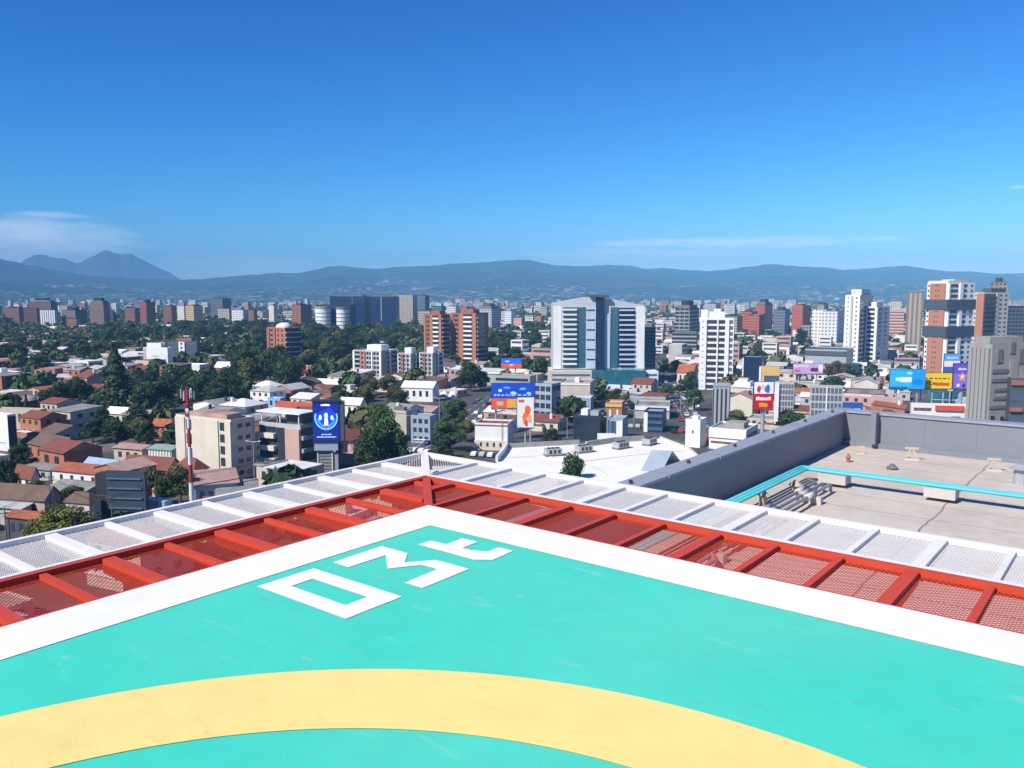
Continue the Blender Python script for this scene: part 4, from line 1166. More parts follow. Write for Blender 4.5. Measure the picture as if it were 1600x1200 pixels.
building('wall_block', 'small sand coloured blank walled building right of the big tree', 'building', (603, 635, 644, 684, 642, 20), M_BEIGE, M_ROOFG, L=[('panel', 0, 1, M_BEIGE, {'z0': .9, 'proud': .2})], hut=[(.3, .8, .3, .8, 1.0, M_DKCONC)], phrase='the sand coloured blank building')
building('shop_house', 'dark grey shop house with pale lower signs behind the road trees', 'shop', (642, 672, 682, 694, 650, 22), M_BLUEW, M_DKCONC, L=[('win', .05, .95, M_BLKWIN, {'c': 3, 'n': 3, 'w': .6}), ('panel', .1, .9, M_WHITE, {'z0': .12, 'z1': .22, 'proud': .3})])
building('villa', 'white villa with red roof terrace and cream porch before the blue billboard', 'house', (742, 793, 802, 704, 662, 12), M_WHITE, M_RUST, L=[('panel', .0, 1.0, M_CREAM, {'z0': .0, 'z1': .42, 'proud': .8}), ('win', .1, .9, M_BLKWIN, {'c': 4, 'n': 1, 'w': .3, 'f': .5, 'z0': .05, 'z1': .42, 'proud': .9}), ('panel', 0, 1, M_RUST, {'z0': .9, 'proud': .2})], phrase='the white villa with a red roof terrace')
building('car_park', 'teal grey multi storey car park with open decks beside the blue billboard', 'car park', (834, 862, 876, 655, 600, 30), M_BLUEW, M_CONC,
         L=[('win', .04, .96, M_BLKWIN, {'c': 3, 'n': 4, 'w': .78, 'f': .58})], Rt=[('win', .04, .96, M_BLKWIN, {'c': 2, 'n': 4, 'w': .78, 'f': .58})], phrase='the teal grey car park')
building('shop_building', 'pale green grey building with blue windows behind the blue billboard', 'building', (772, 828, 838, 634, 588, 20), M_OLIVE, M_CONC, L=[('band', .05, .95, M_NAVY, {'n': 2, 'f': .45, 'z0': .55})])
building('hall', 'long white roofed shed below the brick twin towers', 'shed', (736, 782, 796, 603, 580, 15), M_GREYW, M_WROOF, L=[('panel', 0, 1, M_WHITE, {'z0': .8, 'proud': .4})])
building('apartment_block', 'beige blank walled block at the foot of the twin wing office', 'building', (874, 922, 932, 640, 598, 12), M_BEIGE, M_ROOFG, L=[('panel', 0, 1, M_WHITE, {'z0': .9, 'proud': .3}), ('win', .1, .3, M_BLKWIN, {'c': 1, 'n': 1, 'w': .6, 'z0': .2, 'z1': .5})], hut=[(.45, .6, .3, .6, 1.6, M_WHITE)], phrase='the beige blank walled block')
building('house', 'pale blue grey house with two small square windows below the beige blank block', 'house', (888, 923, 931, 652, 622, 12), M_BLUEW, M_WROOF, L=[('win', .5, .95, M_BLKWIN, {'c': 2, 'n': 1, 'w': .4, 'f': .35, 'z1': .6})])
building('shop', 'glossy black fronted building with white plant on its roof', 'shop', (896, 938, 948, 690, 650, 18), M_DARK, M_OLDZ, L=[('glass', .02, .98, M_GLASS)], hut=[(.2, .45, .3, .7, 1.6, M_WHITE), (.55, .85, .3, .7, 1.1, M_STEEL)], phrase='the glossy black fronted building')
building('shop', 'yellow topped shop with brick arches right of the black fronted building', 'shop', (946, 972, 980, 655, 629, 15), M_TERRA, M_CREAM, L=[('panel', 0, 1, M_YELLOWW, {'z0': .72, 'proud': .4}), ('win', .06, .94, M_WHITE, {'c': 2, 'n': 1, 'w': .25, 'f': .8, 'z1': .7})])
building('office_building', 'grey blue glazed showroom with rounded white front by the boulevard', 'showroom', (948, 973, 982, 690, 655, 18), M_BLUEW, M_STEEL, L=[('glass', .05, .6, M_BLUEG), ('panel', .62, 1, M_WHITE, {'proud': .6})], phrase='the grey blue showroom')
building('office_building', 'dark blue glass showroom below the long white roof by the boulevard', 'showroom', (1006, 1036, 1044, 676, 643, 18), M_NAVY, M_BLUEW, L=[('band', .03, .97, M_BLUEG, {'n': 3, 'f': .5}), ('panel', .0, .2, M_WHITE, {'proud': .3})])
building('shop', 'long green roofed shop row near the foot of the white high rise', 'shop', (983, 1040, 1052, 640, 621, 10), M_GREYW, M_GREENR, L=[('panel', 0, 1, M_GREENR, {'z0': .3, 'proud': .3}), ('win', .05, .95, M_BLKWIN, {'c': 5, 'n': 1, 'w': .6, 'f': .6, 'z1': .3})], phrase='the long green roofed shop row')
building('hall', 'long low hall with white front edge above the dark blue showroom', 'hall', (992, 1046, 1056, 655, 634, 12), M_GREYW, M_OLDZ, L=[('panel', 0, 1, M_WHITE, {'z0': .62, 'proud': .4})])
building('office_block', 'striped grey and black block left of the red billboard', 'office block', (1114, 1141, 1147, 668, 599, 10), M_STEEL, M_CONC, L=[('glass', .0, .06, M_DARK, {'z1': .92}), ('glass', .19, .31, M_DARK, {'z1': .92}), ('glass', .44, .56, M_DARK, {'z1': .92}), ('glass', .69, .81, M_DARK, {'z1': .92}), ('glass', .94, 1.0, M_DARK, {'z1': .92}), ('fin', .0, 1.0, M_STEEL, {'c': 4, 'w': .9, 'proud': .25}), ('panel', .0, 1.0, M_STEEL, {'z0': .93, 'proud': .35})], phrase='the striped grey and black block')
building('hall', 'white tented roof hall behind the striped grey and black block', 'hall', (1140, 1176, 1186, 640, 606, 25), M_DKCLAD, M_WROOF, L=[('panel', 0, 1, M_CREAM, {'z0': .75, 'proud': .5})], hut=[(.0, 1., .0, 1., .2, M_WROOF), (.15, .85, .15, .85, 2.2, M_WROOF), (.3, .7, .3, .7, 3.6, M_CREAM)])
building('scaffolded_block', 'grey gridded block with a white edge right of the red billboard', 'building', (1210, 1240, 1248, 672, 597, 14), M_GREYW, M_CONC, L=[('panel', .0, .22, M_WHITE, {'proud': .9}), ('win', .25, .98, M_GREYWIN, {'c': 5, 'n': 8, 'w': .7, 'f': .7})], phrase='the grey gridded block')
building('scaffolded_block', 'wide pale grey gridded block just above the parapet corner', 'building', (1266, 1316, 1323, 676, 603, 14), M_GREYW, M_ROOFG, L=[('win', .02, .98, M_GREYWIN, {'c': 8, 'n': 6, 'w': .74, 'f': .70}), ('panel', .48, .52, M_WHITE, {'proud': .3})], phrase='the wide pale gridded block')
building('arena', 'grey windowless hall with dark clerestory in front of the white towers', 'hall', (1258, 1322, 1344, 590, 547, 30), M_STEEL, M_DKCLAD, L=[('panel', 0, 1, M_DKCLAD, {'z0': .78, 'z1': .98, 'proud': .6}), ('panel', .0, .2, M_WHITE, {'z1': .6, 'proud': .3})], phrase='the grey windowless hall')
building('shop', 'orange framed store with dark glass front beside the pink billboard', 'store', (1186, 1218, 1228, 606, 573, 18), M_YELLOWW, M_OLDZ, L=[('glass', .25, .98, M_BLUEG, {'z1': .65}), ('panel', .0, .10, M_WHITE, {'proud': .4})], Rt=[('panel', 0, 1, M_TERRA)], phrase='the orange framed store')
building('store', 'dark blue box store behind the orange framed store', 'store', (1160, 1190, 1202, 598, 558, 22), M_NAVY, M_BLUEW, L=[('panel', 0, .06, M_WHITE)])
wl, L1, L2, h = building('office_building', 'bright white flat roofed building with tall left block near the parapet', 'building', (1108, 1166, 1186, 706, 672, 30), M_WHITE, M_ROOFG, L=[('panel', .0, 1.0, M_WHITE, {'z0': .55, 'proud': .5}), ('band', .05, .95, M_RUST, {'n': 1, 'f': .3, 'z0': .15, 'z1': .55})], Rt=[('band', .1, .9, M_BLKWIN, {'n': 1, 'f': .5})], hut=[(.3, .8, .4, .8, 1.2, M_CONC)], phrase='the bright white flat roofed building')
building('tower_block', 'tall white stair block at the left of the white flat roofed building', 'building', (1071, 1094, 1104, 700, 656, 30), M_WHITE, M_WHITE, L=[('win', .3, .7, M_GREYWIN, {'c': 1, 'n': 1, 'w': .3, 'f': .1})], hut=[(.3, .7, .3, .7, .8, M_WHITE)])
building('shop', 'low white shop with a bright red roof sign beneath the purple billboard', 'shop', (1424, 1506, 1514, 668, 632, 12), M_WHITE, M_TILE, L=[('panel', .45, 1.0, mat('scarlet_sheet', (0.62, 0.07, 0.03), 0.6, .1, .5), {'z0': .72, 'proud': .8}), ('win', .02, .4, M_RUST, {'c': 1, 'n': 1, 'w': .9, 'f': .3, 'z0': .5}), ('win', .75, .95, M_BLKWIN, {'c': 1, 'n': 1, 'w': .9, 'f': .7, 'z1': .6})], phrase='the white shop with a red roof sign')
building('shop', 'long pale shop with red striped roof behind the wide blue billboard', 'shop', (1398, 1436, 1446, 584, 560, 15), M_BLUEW, M_PINKR, L=[('panel', 0, 1, mat('crimson_trim', (0.35, 0.03, 0.06), 0.6, .1, .5), {'z0': .84, 'proud': .5})])
building('shop', 'teal green shop with awning under the purple billboard mast', 'shop', (1452, 1508, 1513, 640, 612, 12), M_TEAL, M_GREENR, L=[('panel', .1, .9, M_WHITE, {'z0': .5, 'z1': .6, 'proud': .3})])
building('house', 'deep blue painted shop with murals above the parapet corner', 'shop', (1308, 1348, 1354, 668, 630, 10), mat('deep_blue_render', (0.02, 0.09, 0.38), 0.6, .3, .6), M_DKCONC, L=[('win', .1, .45, M_SKYW, {'c': 2, 'n': 1, 'w': .6, 'f': .5}), ('win', .62, .95, M_SKYW, {'c': 1, 'n': 1, 'w': .8, 'f': .6})])
building('house', 'rust roofed timber shed with pale gutter behind the deep blue shop', 'house', (1318, 1382, 1394, 640, 616, 25), M_BROWNR, M_OLDZ, L=[('panel', 0, 1, M_CREAM, {'z0': .85, 'proud': 1.2})])

# the white membrane roofed mall beside our building
ZM = 9.0
def mall_pts(pp, z=ZM):
    return [tuple(at(a, c, z))[:2] for a, c in pp]
ml = thing('mall', 'large white membrane roofed mall with grey rooftop units below the helipad', 'mall', tuple(at(900, 720, 0)))
ox = at(900, 720, 0)
def rel(pts):
    return [(x - ox.x, y - ox.y) for x, y in pts]
M_MALL = mat('white_roof_membrane', (0.78, 0.76, 0.70), 0.85, 0.06, 0.1, var2=0.04)
main = rel(mall_pts([(776, 722), (872, 741), (962, 757), (1030, 757), (1120, 742), (1076, 703), (1032, 685), (960, 688), (905, 694), (792, 700)]))
link('wall', MB().prism(main, 0.02, ZM - 0.6).mesh('wall', M_CREAM), ml)
link('roof', MB().prism(main, ZM - 0.598, ZM).mesh('roof', M_MALL), ml)
def ridge_wall(name, pp, hgt, th, m, zz=ZM):
    b = MB()
    P = rel(mall_pts(pp, zz))
    for a, c in zip(P, P[1:]):
        b.bar((*a, zz + hgt / 2 + .002), (*c, zz + hgt / 2 + .002), th, hgt)
    return link(name, b.mesh(name, m), ml)
ridge_wall('parapet', [(792, 700), (850, 697), (905, 694)], 1.3, .5, M_CONC)
ridge_wall('parapet', [(792, 700), (786, 710), (776, 722)], 1.6, .6, M_WHITE)
ridge_wall('curved_parapet', [(916, 698), (935, 695), (960, 691.5), (985, 689.5), (1005, 688.5)], 1.5, .9, M_CONC)
ridge_wall('parapet', [(1032, 686), (1076, 703), (1120, 742)], .8, .5, M_CREAM)
ridge_wall('seam', [(790, 716), (850, 712), (905, 722), (950, 742)], .12, .35, M_CREAM)
ridge_wall('seam', [(905, 722), (985, 712), (1075, 704)], .12, .35, M_CREAM)
gx = [rel(mall_pts([(a, c)]))[0] for a, c in ((1001, 736), (1034, 722))]
b = MB()
ap = ((gx[0][0] + gx[1][0]) / 2, (gx[0][1] + gx[1][1]) / 2)
for (x, y) in (gx[0], gx[1]):
    pass
b.poly([(gx[0][0], gx[0][1], ZM + .002), (gx[1][0], gx[1][1], ZM + .002), (ap[0], ap[1], ZM + 4.2)])
b.poly([(gx[1][0], gx[1][1], ZM + .002), (gx[1][0] + 5, gx[1][1] - 1, ZM + .002), (ap[0] + 5, ap[1] - 1, ZM + 4.2), (ap[0], ap[1], ZM + 4.2)])
b.poly([(gx[0][0] + 5, gx[0][1] - 1, ZM + .002), (gx[0][0], gx[0][1], ZM + .002), (ap[0], ap[1], ZM + 4.2), (ap[0] + 5, ap[1] - 1, ZM + 4.2)])
link('skylight', b.mesh('skylight', M_BLUEW), ml)
part('roof_hut', M_WHITE, ml, *(lambda p: (p[0] - 2.6, p[0] + 2.6, p[1] - 2, p[1] + 2))(rel(mall_pts([(948, 688)]))[0]), ZM + .002, ZM + 1.8)
occupy(ox.x + 10, ox.y + 10, 45)
LAND.append((900, 700, 'the white roofed mall'))
for k, (px, py, lab) in enumerate(((864, 712, 'grey rooftop air unit furthest left on the white mall roof'), (912, 707, 'second grey rooftop air unit from the left on the mall roof'), (970, 701, 'third grey rooftop air unit from the left on the mall roof'), (1015, 695, 'grey rooftop air unit furthest right on the white mall roof'))):
    p = at(px, py, ZM)
    t = thing('air_unit', lab, 'air unit', (p.x, p.y, ZM), .3 + .2 * k, 'air units on the mall roof')
    part('base', M_DKCONC, t, -2.3, 2.3, -1.3, 1.3, .003, .5)
    part('housing', M_STEEL, t, -2.2, 2.2, -1.2, 1.2, .502, 2.0)
    for sx_ in (-1.2, 0, 1.2):
        link('fan', MB().tube([(sx_, 0, 2.002), (sx_, 0, 2.25)], .5, 12).mesh('fan', M_DARK), t)
    for sx_ in (-1.4, -.2, 1.0):
        part('grille', M_DARK, t, sx_, sx_ + .7, -1.26, -1.2, .8, 1.7)

# --- billboards: a panel with its printed sheet on real posts
def flat_poly(b, pts, y):
    n = len(pts)
    b.poly([(x, y, z) for x, z in pts])
def billboard(label, x0, x1, y0, y1, yb, colour, art, posts=(0.3, 0.7), backm=M_DARK, turn=0.0, pw=0.35, glow=None, cat='billboard', phrase=None, depth=0.5):
    """y1, y0 lower and upper edge rows, yb the row where it stands"""
    C_ = at((x0 + x1) / 2, yb, 0)
    w = (x1 - x0) / F * (C_.y * CP + 30 * SP) / math.cos(turn)
    zt, zb_ = height_at(C_, y0), height_at(C_, y1)
    t = thing('billboard', label, cat, (C_.x, C_.y, 0), turn, 'advertising billboards')
    part('board', backm, t, -w / 2 - .15, w / 2 + .15, 0.0, depth, zb_ - .15, zt + .15)
    sheet_ = mat('print_' + colour, hexc(colour), 0.5, 0.10, 0.25, emit=glow)
    part('poster', sheet_, t, -w / 2, w / 2, -.06, -.002, zb_, zt)
    for k, (col, pts) in enumerate(art):
        b = MB()
        q = [(-w / 2 + u * w, zb_ + v * (zt - zb_)) for u, v in pts]
        b.slab_y(q, -.075 - .006 * k, -.062 - .006 * k)
        link('print', b.mesh('print', mat('print_' + col, hexc(col), 0.5, 0.10, 0.25, emit=(hexc(col), glow[1]) if glow else None)), t)
    for u in posts:
        link('post', MB().tube([(-w / 2 + u * w, .3, 0), (-w / 2 + u * w, .3, zb_ - .152)], pw, 10).mesh('post', M_STEEL), t)
    if zb_ > 3:
        part('catwalk', M_DARK, t, -w / 2, w / 2, -.9, -.152, zb_ - .30, zb_ - .18)
    occupy(C_.x, C_.y, w * .4)
    if phrase:
        LAND.append(((x0 + x1) / 2, yb, phrase))
    return t, w, zb_, zt
def rect(u0, u1, v0, v1):
    return [(u0, v0), (u1, v0), (u1, v1), (u0, v1)]
def blob(u, v, r, s=1.0, n=12, seed=0):
    rr = random.Random(seed)
    return [(u + r * (0.8 + .4 * rr.random()) * math.cos(2 * math.pi * k / n), v + r * s * (0.8 + .4 * rr.random()) * math.sin(2 * math.pi * k / n)) for k in range(n)]
def wording(u0, u1, v, hgt, seed, fill=.7):
    """a line of print too small to read in the photograph: uneven strokes"""
    rr = random.Random(seed)
    out = []
    u = u0
    while u < u1 - .02:
        w = min(u1 - u, (u1 - u0) * rr.uniform(.06, .16))
        h_ = hgt * rr.uniform(.65, 1.0)
        out.append(rect(u, u + w * fill, v, v + h_))
        u += w
    return out
art = [('1b4fd0', rect(0, 1, .42, 1)), ('f0f4ff', blob(.2, .72, .05, 1.2, 9, 1)), ('e8eefc', blob(.5, .62, .07, .8, 9, 2)), ('7fc0ff', blob(.72, .78, .08, .7, 9, 3)), ('5aa8f5', blob(.35, .83, .09, .5, 9, 4)), ('cfe4ff', blob(.86, .6, .05, 1, 9, 5)),
       ('ff5e2a', rect(0, .35, .02, .40)), ('f9b13a', rect(.35, .66, .02, .38)), ('b7c7b0', rect(.12, .27, .12, .28)), ('f77b22', rect(.66, 1, .22, .44)), ('7a3fb0', blob(.44, .46, .07, .9, 9, 6))] + [('9ad0ff', q) for q in wording(.06, .94, .50, .09, 3)]
billboard('wide blue and orange billboard over the white villa', 768, 836, 599, 638, 690, '1b63e0', art, (.1, .9), phrase='the wide blue and orange billboard', turn=.05)
art = [('ff6a2a', blob(.62, .55, .20, .9, 11, 11)), ('f58a3a', blob(.45, .3, .14, 1.3, 11, 12)), ('ffb07a', blob(.75, .30, .12, 1.2, 11, 13)), ('f4652a', rect(.08, .42, .84, .93)), ('e2562a', blob(.55, .14, .10, 1.2, 9, 14))]
billboard('tall white billboard with orange figure overlapping the blue one', 808, 834, 621, 668, 700, 'f4efe6', art, (.5,), turn=.08)
billboard('small blue and orange billboard on the roof line behind the large one', 783, 815, 560, 575, 606, '2a6fe0', [('f5622a', rect(0, 1, 0, .42)), ('f7c36a', blob(.5, .3, .12, 1, 9, 21)), ('dfeaff', blob(.3, .7, .1, .8, 9, 22))], (.3, .7))
art = [('f2f4fa', rect(.0, 1, .58, 1)), ('c03a4a', blob(.25, .75, .12, 1.1, 9, 31)), ('3a6fc0', blob(.7, .74, .14, 1.2, 9, 32)), ('e8c9b8', blob(.45, .8, .10, 1.1, 9, 33)), ('c60f22', rect(0, 1, 0, .57))] + [('ffe9e4', q) for q in wording(.1, .9, .34, .14, 34, .85)] + [('f6a21c', q) for q in wording(.28, .72, .10, .16, 35, .9)]
billboard('red billboard with white lettering on a single dark column', 1176, 1206, 597, 640, 684, 'c60f22', art, (.5,), pw=.7, phrase='the red billboard')
art = [('35b6f2', rect(0, .62, .1, .95)), ('e8f6ff', rect(.28, .62, .35, .6)), ('0f86d8', blob(.8, .35, .16, 1, 11, 41)), ('bfeaff', blob(.55, .8, .10, .6, 9, 42)), ('0c6ab4', rect(0, .5, 0, .12))] + [('f4fbff', q) for q in wording(.16, .62, .40, .2, 43)]
billboard('bright sky blue billboard left of the yellow one', 1388, 1442, 577, 608, 650, '1f9fe8', art, (.2, .8), phrase='the sky blue billboard', turn=-.04)
art = [('3a3410', q) for q in wording(.04, .94, .62, .08, 51)] + [('2f2a12', blob(.43, .33, .10, 1.0, 12, 52)), ('f2cf24', blob(.43, .33, .065, 1.0, 12, 53)), ('8a7a1c', blob(.18, .3, .08, .9, 9, 54))] + [('d8441c', q) for q in wording(.54, .94, .2, .22, 55, .85)]
billboard('long yellow billboard between the blue and purple ones', 1426, 1484, 583, 607, 648, 'ecc81e', art, (.2, .5, .8), turn=-.03, phrase='the long yellow billboard')
star = [(.52 + (.26 if k % 2 == 0 else .13) * math.cos(math.pi / 2 + k * math.pi / 5), .48 + (.26 if k % 2 == 0 else .13) * 0.8 * math.sin(math.pi / 2 + k * math.pi / 5)) for k in range(10)]
art = [('8a6fd0', rect(.04, .96, .04, .60)), ('f2a53a', star), ('fbe0b0', blob(.52, .48, .08, .9, 10, 61)), ('f3d9f0', blob(.3, .15, .10, .7, 9, 62)), ('3a2a78', blob(.62, .14, .09, .8, 9, 63))] + [('f1e6ff', q) for q in wording(.26, .74, .74, .1, 64)]
billboard('purple billboard with an orange star on a tall column', 1485, 1512, 568, 608, 664, '6a4fb8', art, (.5,), pw=.8, phrase='the purple billboard')
billboard('pale blue and peach billboard above the yellow one', 1471, 1496, 553, 582, 640, '5a9fe0', [('f0ddd0', rect(0, 1, .32, .62)), ('3a5fb0', rect(0, 1, 0, .3))] + [('d8ebff', q) for q in wording(.15, .85, .74, .12, 71)], (.5,))
billboard('pink and lilac billboard in front of the grey windowless hall', 1238, 1285, 568, 584, 604, 'c9a6cf', [('e85a9a', blob(.14, .3, .12, 1.2, 10, 81)), ('5a1f3a', blob(.66, .4, .08, 2.6, 10, 82)), ('7a2a48', blob(.78, .4, .08, 2.6, 10, 83)), ('ead0e6', rect(.02, .5, .62, .9)), ('f4e6f2', rect(.85, .98, .2, .9))], (.2, .8))

# tall LED billboard on a lattice pillar
def arc(u, v, r0, r1, a0, a1, n=10, asp=1.0):
    return [(u + r0 * math.cos(R(a0 + (a1 - a0) * k / n)), v + r0 * asp * math.sin(R(a0 + (a1 - a0) * k / n))) for k in range(n + 1)] + \
           [(u + r1 * math.cos(R(a1 + (a0 - a1) * k / n)), v + r1 * asp * math.sin(R(a1 + (a0 - a1) * k / n))) for k in range(n + 1)]
art = [('1238b8', blob(.5, .55, .40, .75, 16, 90)), ('6fc8ff', arc(.5, .60, .40, .45, 160, 268, 10, .70)), ('6fc8ff', arc(.5, .60, .40, .45, 272, 380, 10, .70)), ('3f8cf0', arc(.5, .60, .28, .36, 185, 262, 8, .7)), ('3f8cf0', arc(.5, .60, .28, .36, 278, 355, 8, .7)),
       ('d8ecff', blob(.5, .66, .075, .8, 10, 91)), ('c4e2ff', [(.42, .40), (.58, .40), (.56, .60), (.44, .60)]), ('b8dcff', blob(.28, .60, .06, 1.1, 8, 92)), ('b8dcff', blob(.72, .60, .06, 1.1, 8, 93)), ('d03030', rect(.45, .58, .33, .37))] + \
      [('d6e6ff', q) for q in wording(.30, .68, .90, .05, 94, .85)] + [('9ac0ff', q) for q in wording(.30, .70, .155, .035, 95, .85)] + [('9ac0ff', q) for q in wording(.14, .88, .09, .035, 96, .85)]
led, w, zb_, zt = billboard('tall blue LED screen with glowing white emblem on a lattice pillar', 492, 532, 628, 689, 752, '0a1f78', art, (), glow=(hexc('0a1f78'), .5), turn=.06, phrase='the tall blue LED screen', depth=2.6)
part('frame_hood', M_DARK, led, -w / 2 - .4, w / 2 + .4, -.5, 2.8, zt + .152, zt + .45)
part('side_panel', M_DKCLAD, led, w / 2 + .152, w / 2 + 1.3, .1, 2.5, zb_ - .1, zt + .1)
part('equipment_box', M_BLUEW, led, -w / 2 + .2, w / 2 - .4, -.6, 1.8, zb_ - 2.6, zb_ - .32)
part('equipment_box', M_DARK, led, w / 2 - 1.2, w / 2 + 1.9, .1, 2.2, zb_ - 3.4, zb_ - .32)
part('pillar', M_CONC, led, -w * .38, w * .22, .2, 1.9, 0.0, zb_ - 2.602)
part('pillar', M_STEEL, led, w * .28, w * .42, .3, 1.6, 0.0, zb_ - 3.402)
for k in range(9):
    zz = (zb_ - 3) * (k + .5) / 9
    part('rung', M_DKCONC, led, -w * .32, w * .16, .10, .198, zz, zz + .35)
for sx_ in (-.38, .18):
    part('pillar_edge', M_WHITE, led, w * sx_, w * (sx_ + .04), -.05, .198, 0, zb_ - 2.61)

# red and white antenna mast
mp = at(300.5, 800, 0)
zt = height_at(mp, 608)
mast = thing('antenna_mast', 'red and white banded antenna mast with panel antennas at its head', 'antenna mast', (mp.x, mp.y, 0))
M_MR = mat('mast_red', (0.34, 0.035, 0.03), 0.6, .1, 1)
M_MW = mat('mast_white', (0.70, 0.70, 0.70), 0.6, .08, 1)
cuts = [height_at(mp, r) for r in (800, 754, 726, 698, 669, 643)] + [zt * 0.985]
for k in range(len(cuts) - 1):
    r0_, r1_ = .55 - .05 * k, .55 - .05 * (k + 1)
    link('mast_section', MB().tube([(0, 0, max(cuts[k], 0) + .002), (0, 0, cuts[k + 1])], r0_, 12, r1=r1_).mesh('mast_section', M_MW if k % 2 == 0 else M_MR, False), mast)
link('head_platform', MB().tube([(0, 0, zt - 3.8), (0, 0, zt - 3.4)], 1.0, 12).mesh('head_platform', M_MR), mast)
link('mast_head', MB().tube([(0, 0, zt - 3.398), (0, 0, zt + .4)], .34, 10).mesh('mast_head', M_MR), mast)
for k in range(6):
    a = k * math.pi / 3 + .3
    an = link('panel_antenna', MB().box(-.16, .16, -.09, .09, -1.1, 1.1).mesh('panel_antenna', M_MW if k % 2 else M_STEEL), mast, (1.45 * math.cos(a), 1.45 * math.sin(a), zt - 1.5 + .5 * (k % 2)), (0, 0, a + math.pi / 2))
    link('antenna_arm', MB().bar((0.3 * math.cos(a), 0.3 * math.sin(a), zt - 1.5), (1.34 * math.cos(a), 1.34 * math.sin(a), zt - 1.5 + .3 * (k % 2)), .09, .09).mesh('antenna_arm', M_MR), mast)
for k in range(2):
    link('dish', MB().tube([(.0, -.35 - .25 * k, zt - 4.9 - 1.2 * k), (0, -.75 - .25 * k, zt - 4.9 - 1.2 * k)], .42, 14).mesh('dish', M_MR if k else M_MW), mast)
LAND.append((300, 760, 'the red and white antenna mast'))
occupy(mp.x, mp.y, 3)

# the back of a large dark hoarding near the left edge
hb = at(199, 812, 0)
ht_, hbz = height_at(hb, 736), height_at(hb, 800)
wv_ = 66 / F * hb.y
hd = thing('hoarding', 'large blue black hoarding seen from behind, with ribs and side frame', 'hoarding', (hb.x, hb.y, 0), -.12)
M_HOARD = mat('blue_black_sheet', (0.03, 0.05, 0.075), 0.6, 0.15, 0.5)
part('board', M_HOARD, hd, -wv_ / 2, wv_ / 2, 0, .5, 2.0, ht_)
part('side_frame', M_DARK, hd, -wv_ / 2 - 2.8, -wv_ / 2 - .02, .1, 2.8, 1.0, ht_ - .8)
for k in range(4):
    zz = 2.6 + (ht_ - 3.4) * k / 3.5
    part('rib', mat('dull_blue_steel', (0.09, 0.12, 0.16), 0.6, .1, 1), hd, -wv_ / 2 + .4, wv_ / 2 - .8, -.35, -.002, zz, zz + .3)
for u in (-.47, -.2, .15, .47):
    part('post', M_DARK, hd, u * wv_ - .2, u * wv_ + .2, .502, 1.0, 0, ht_ - .5)
LAND.append((199, 790, 'the blue black hoarding'))
occupy(hb.x, hb.y, 8)

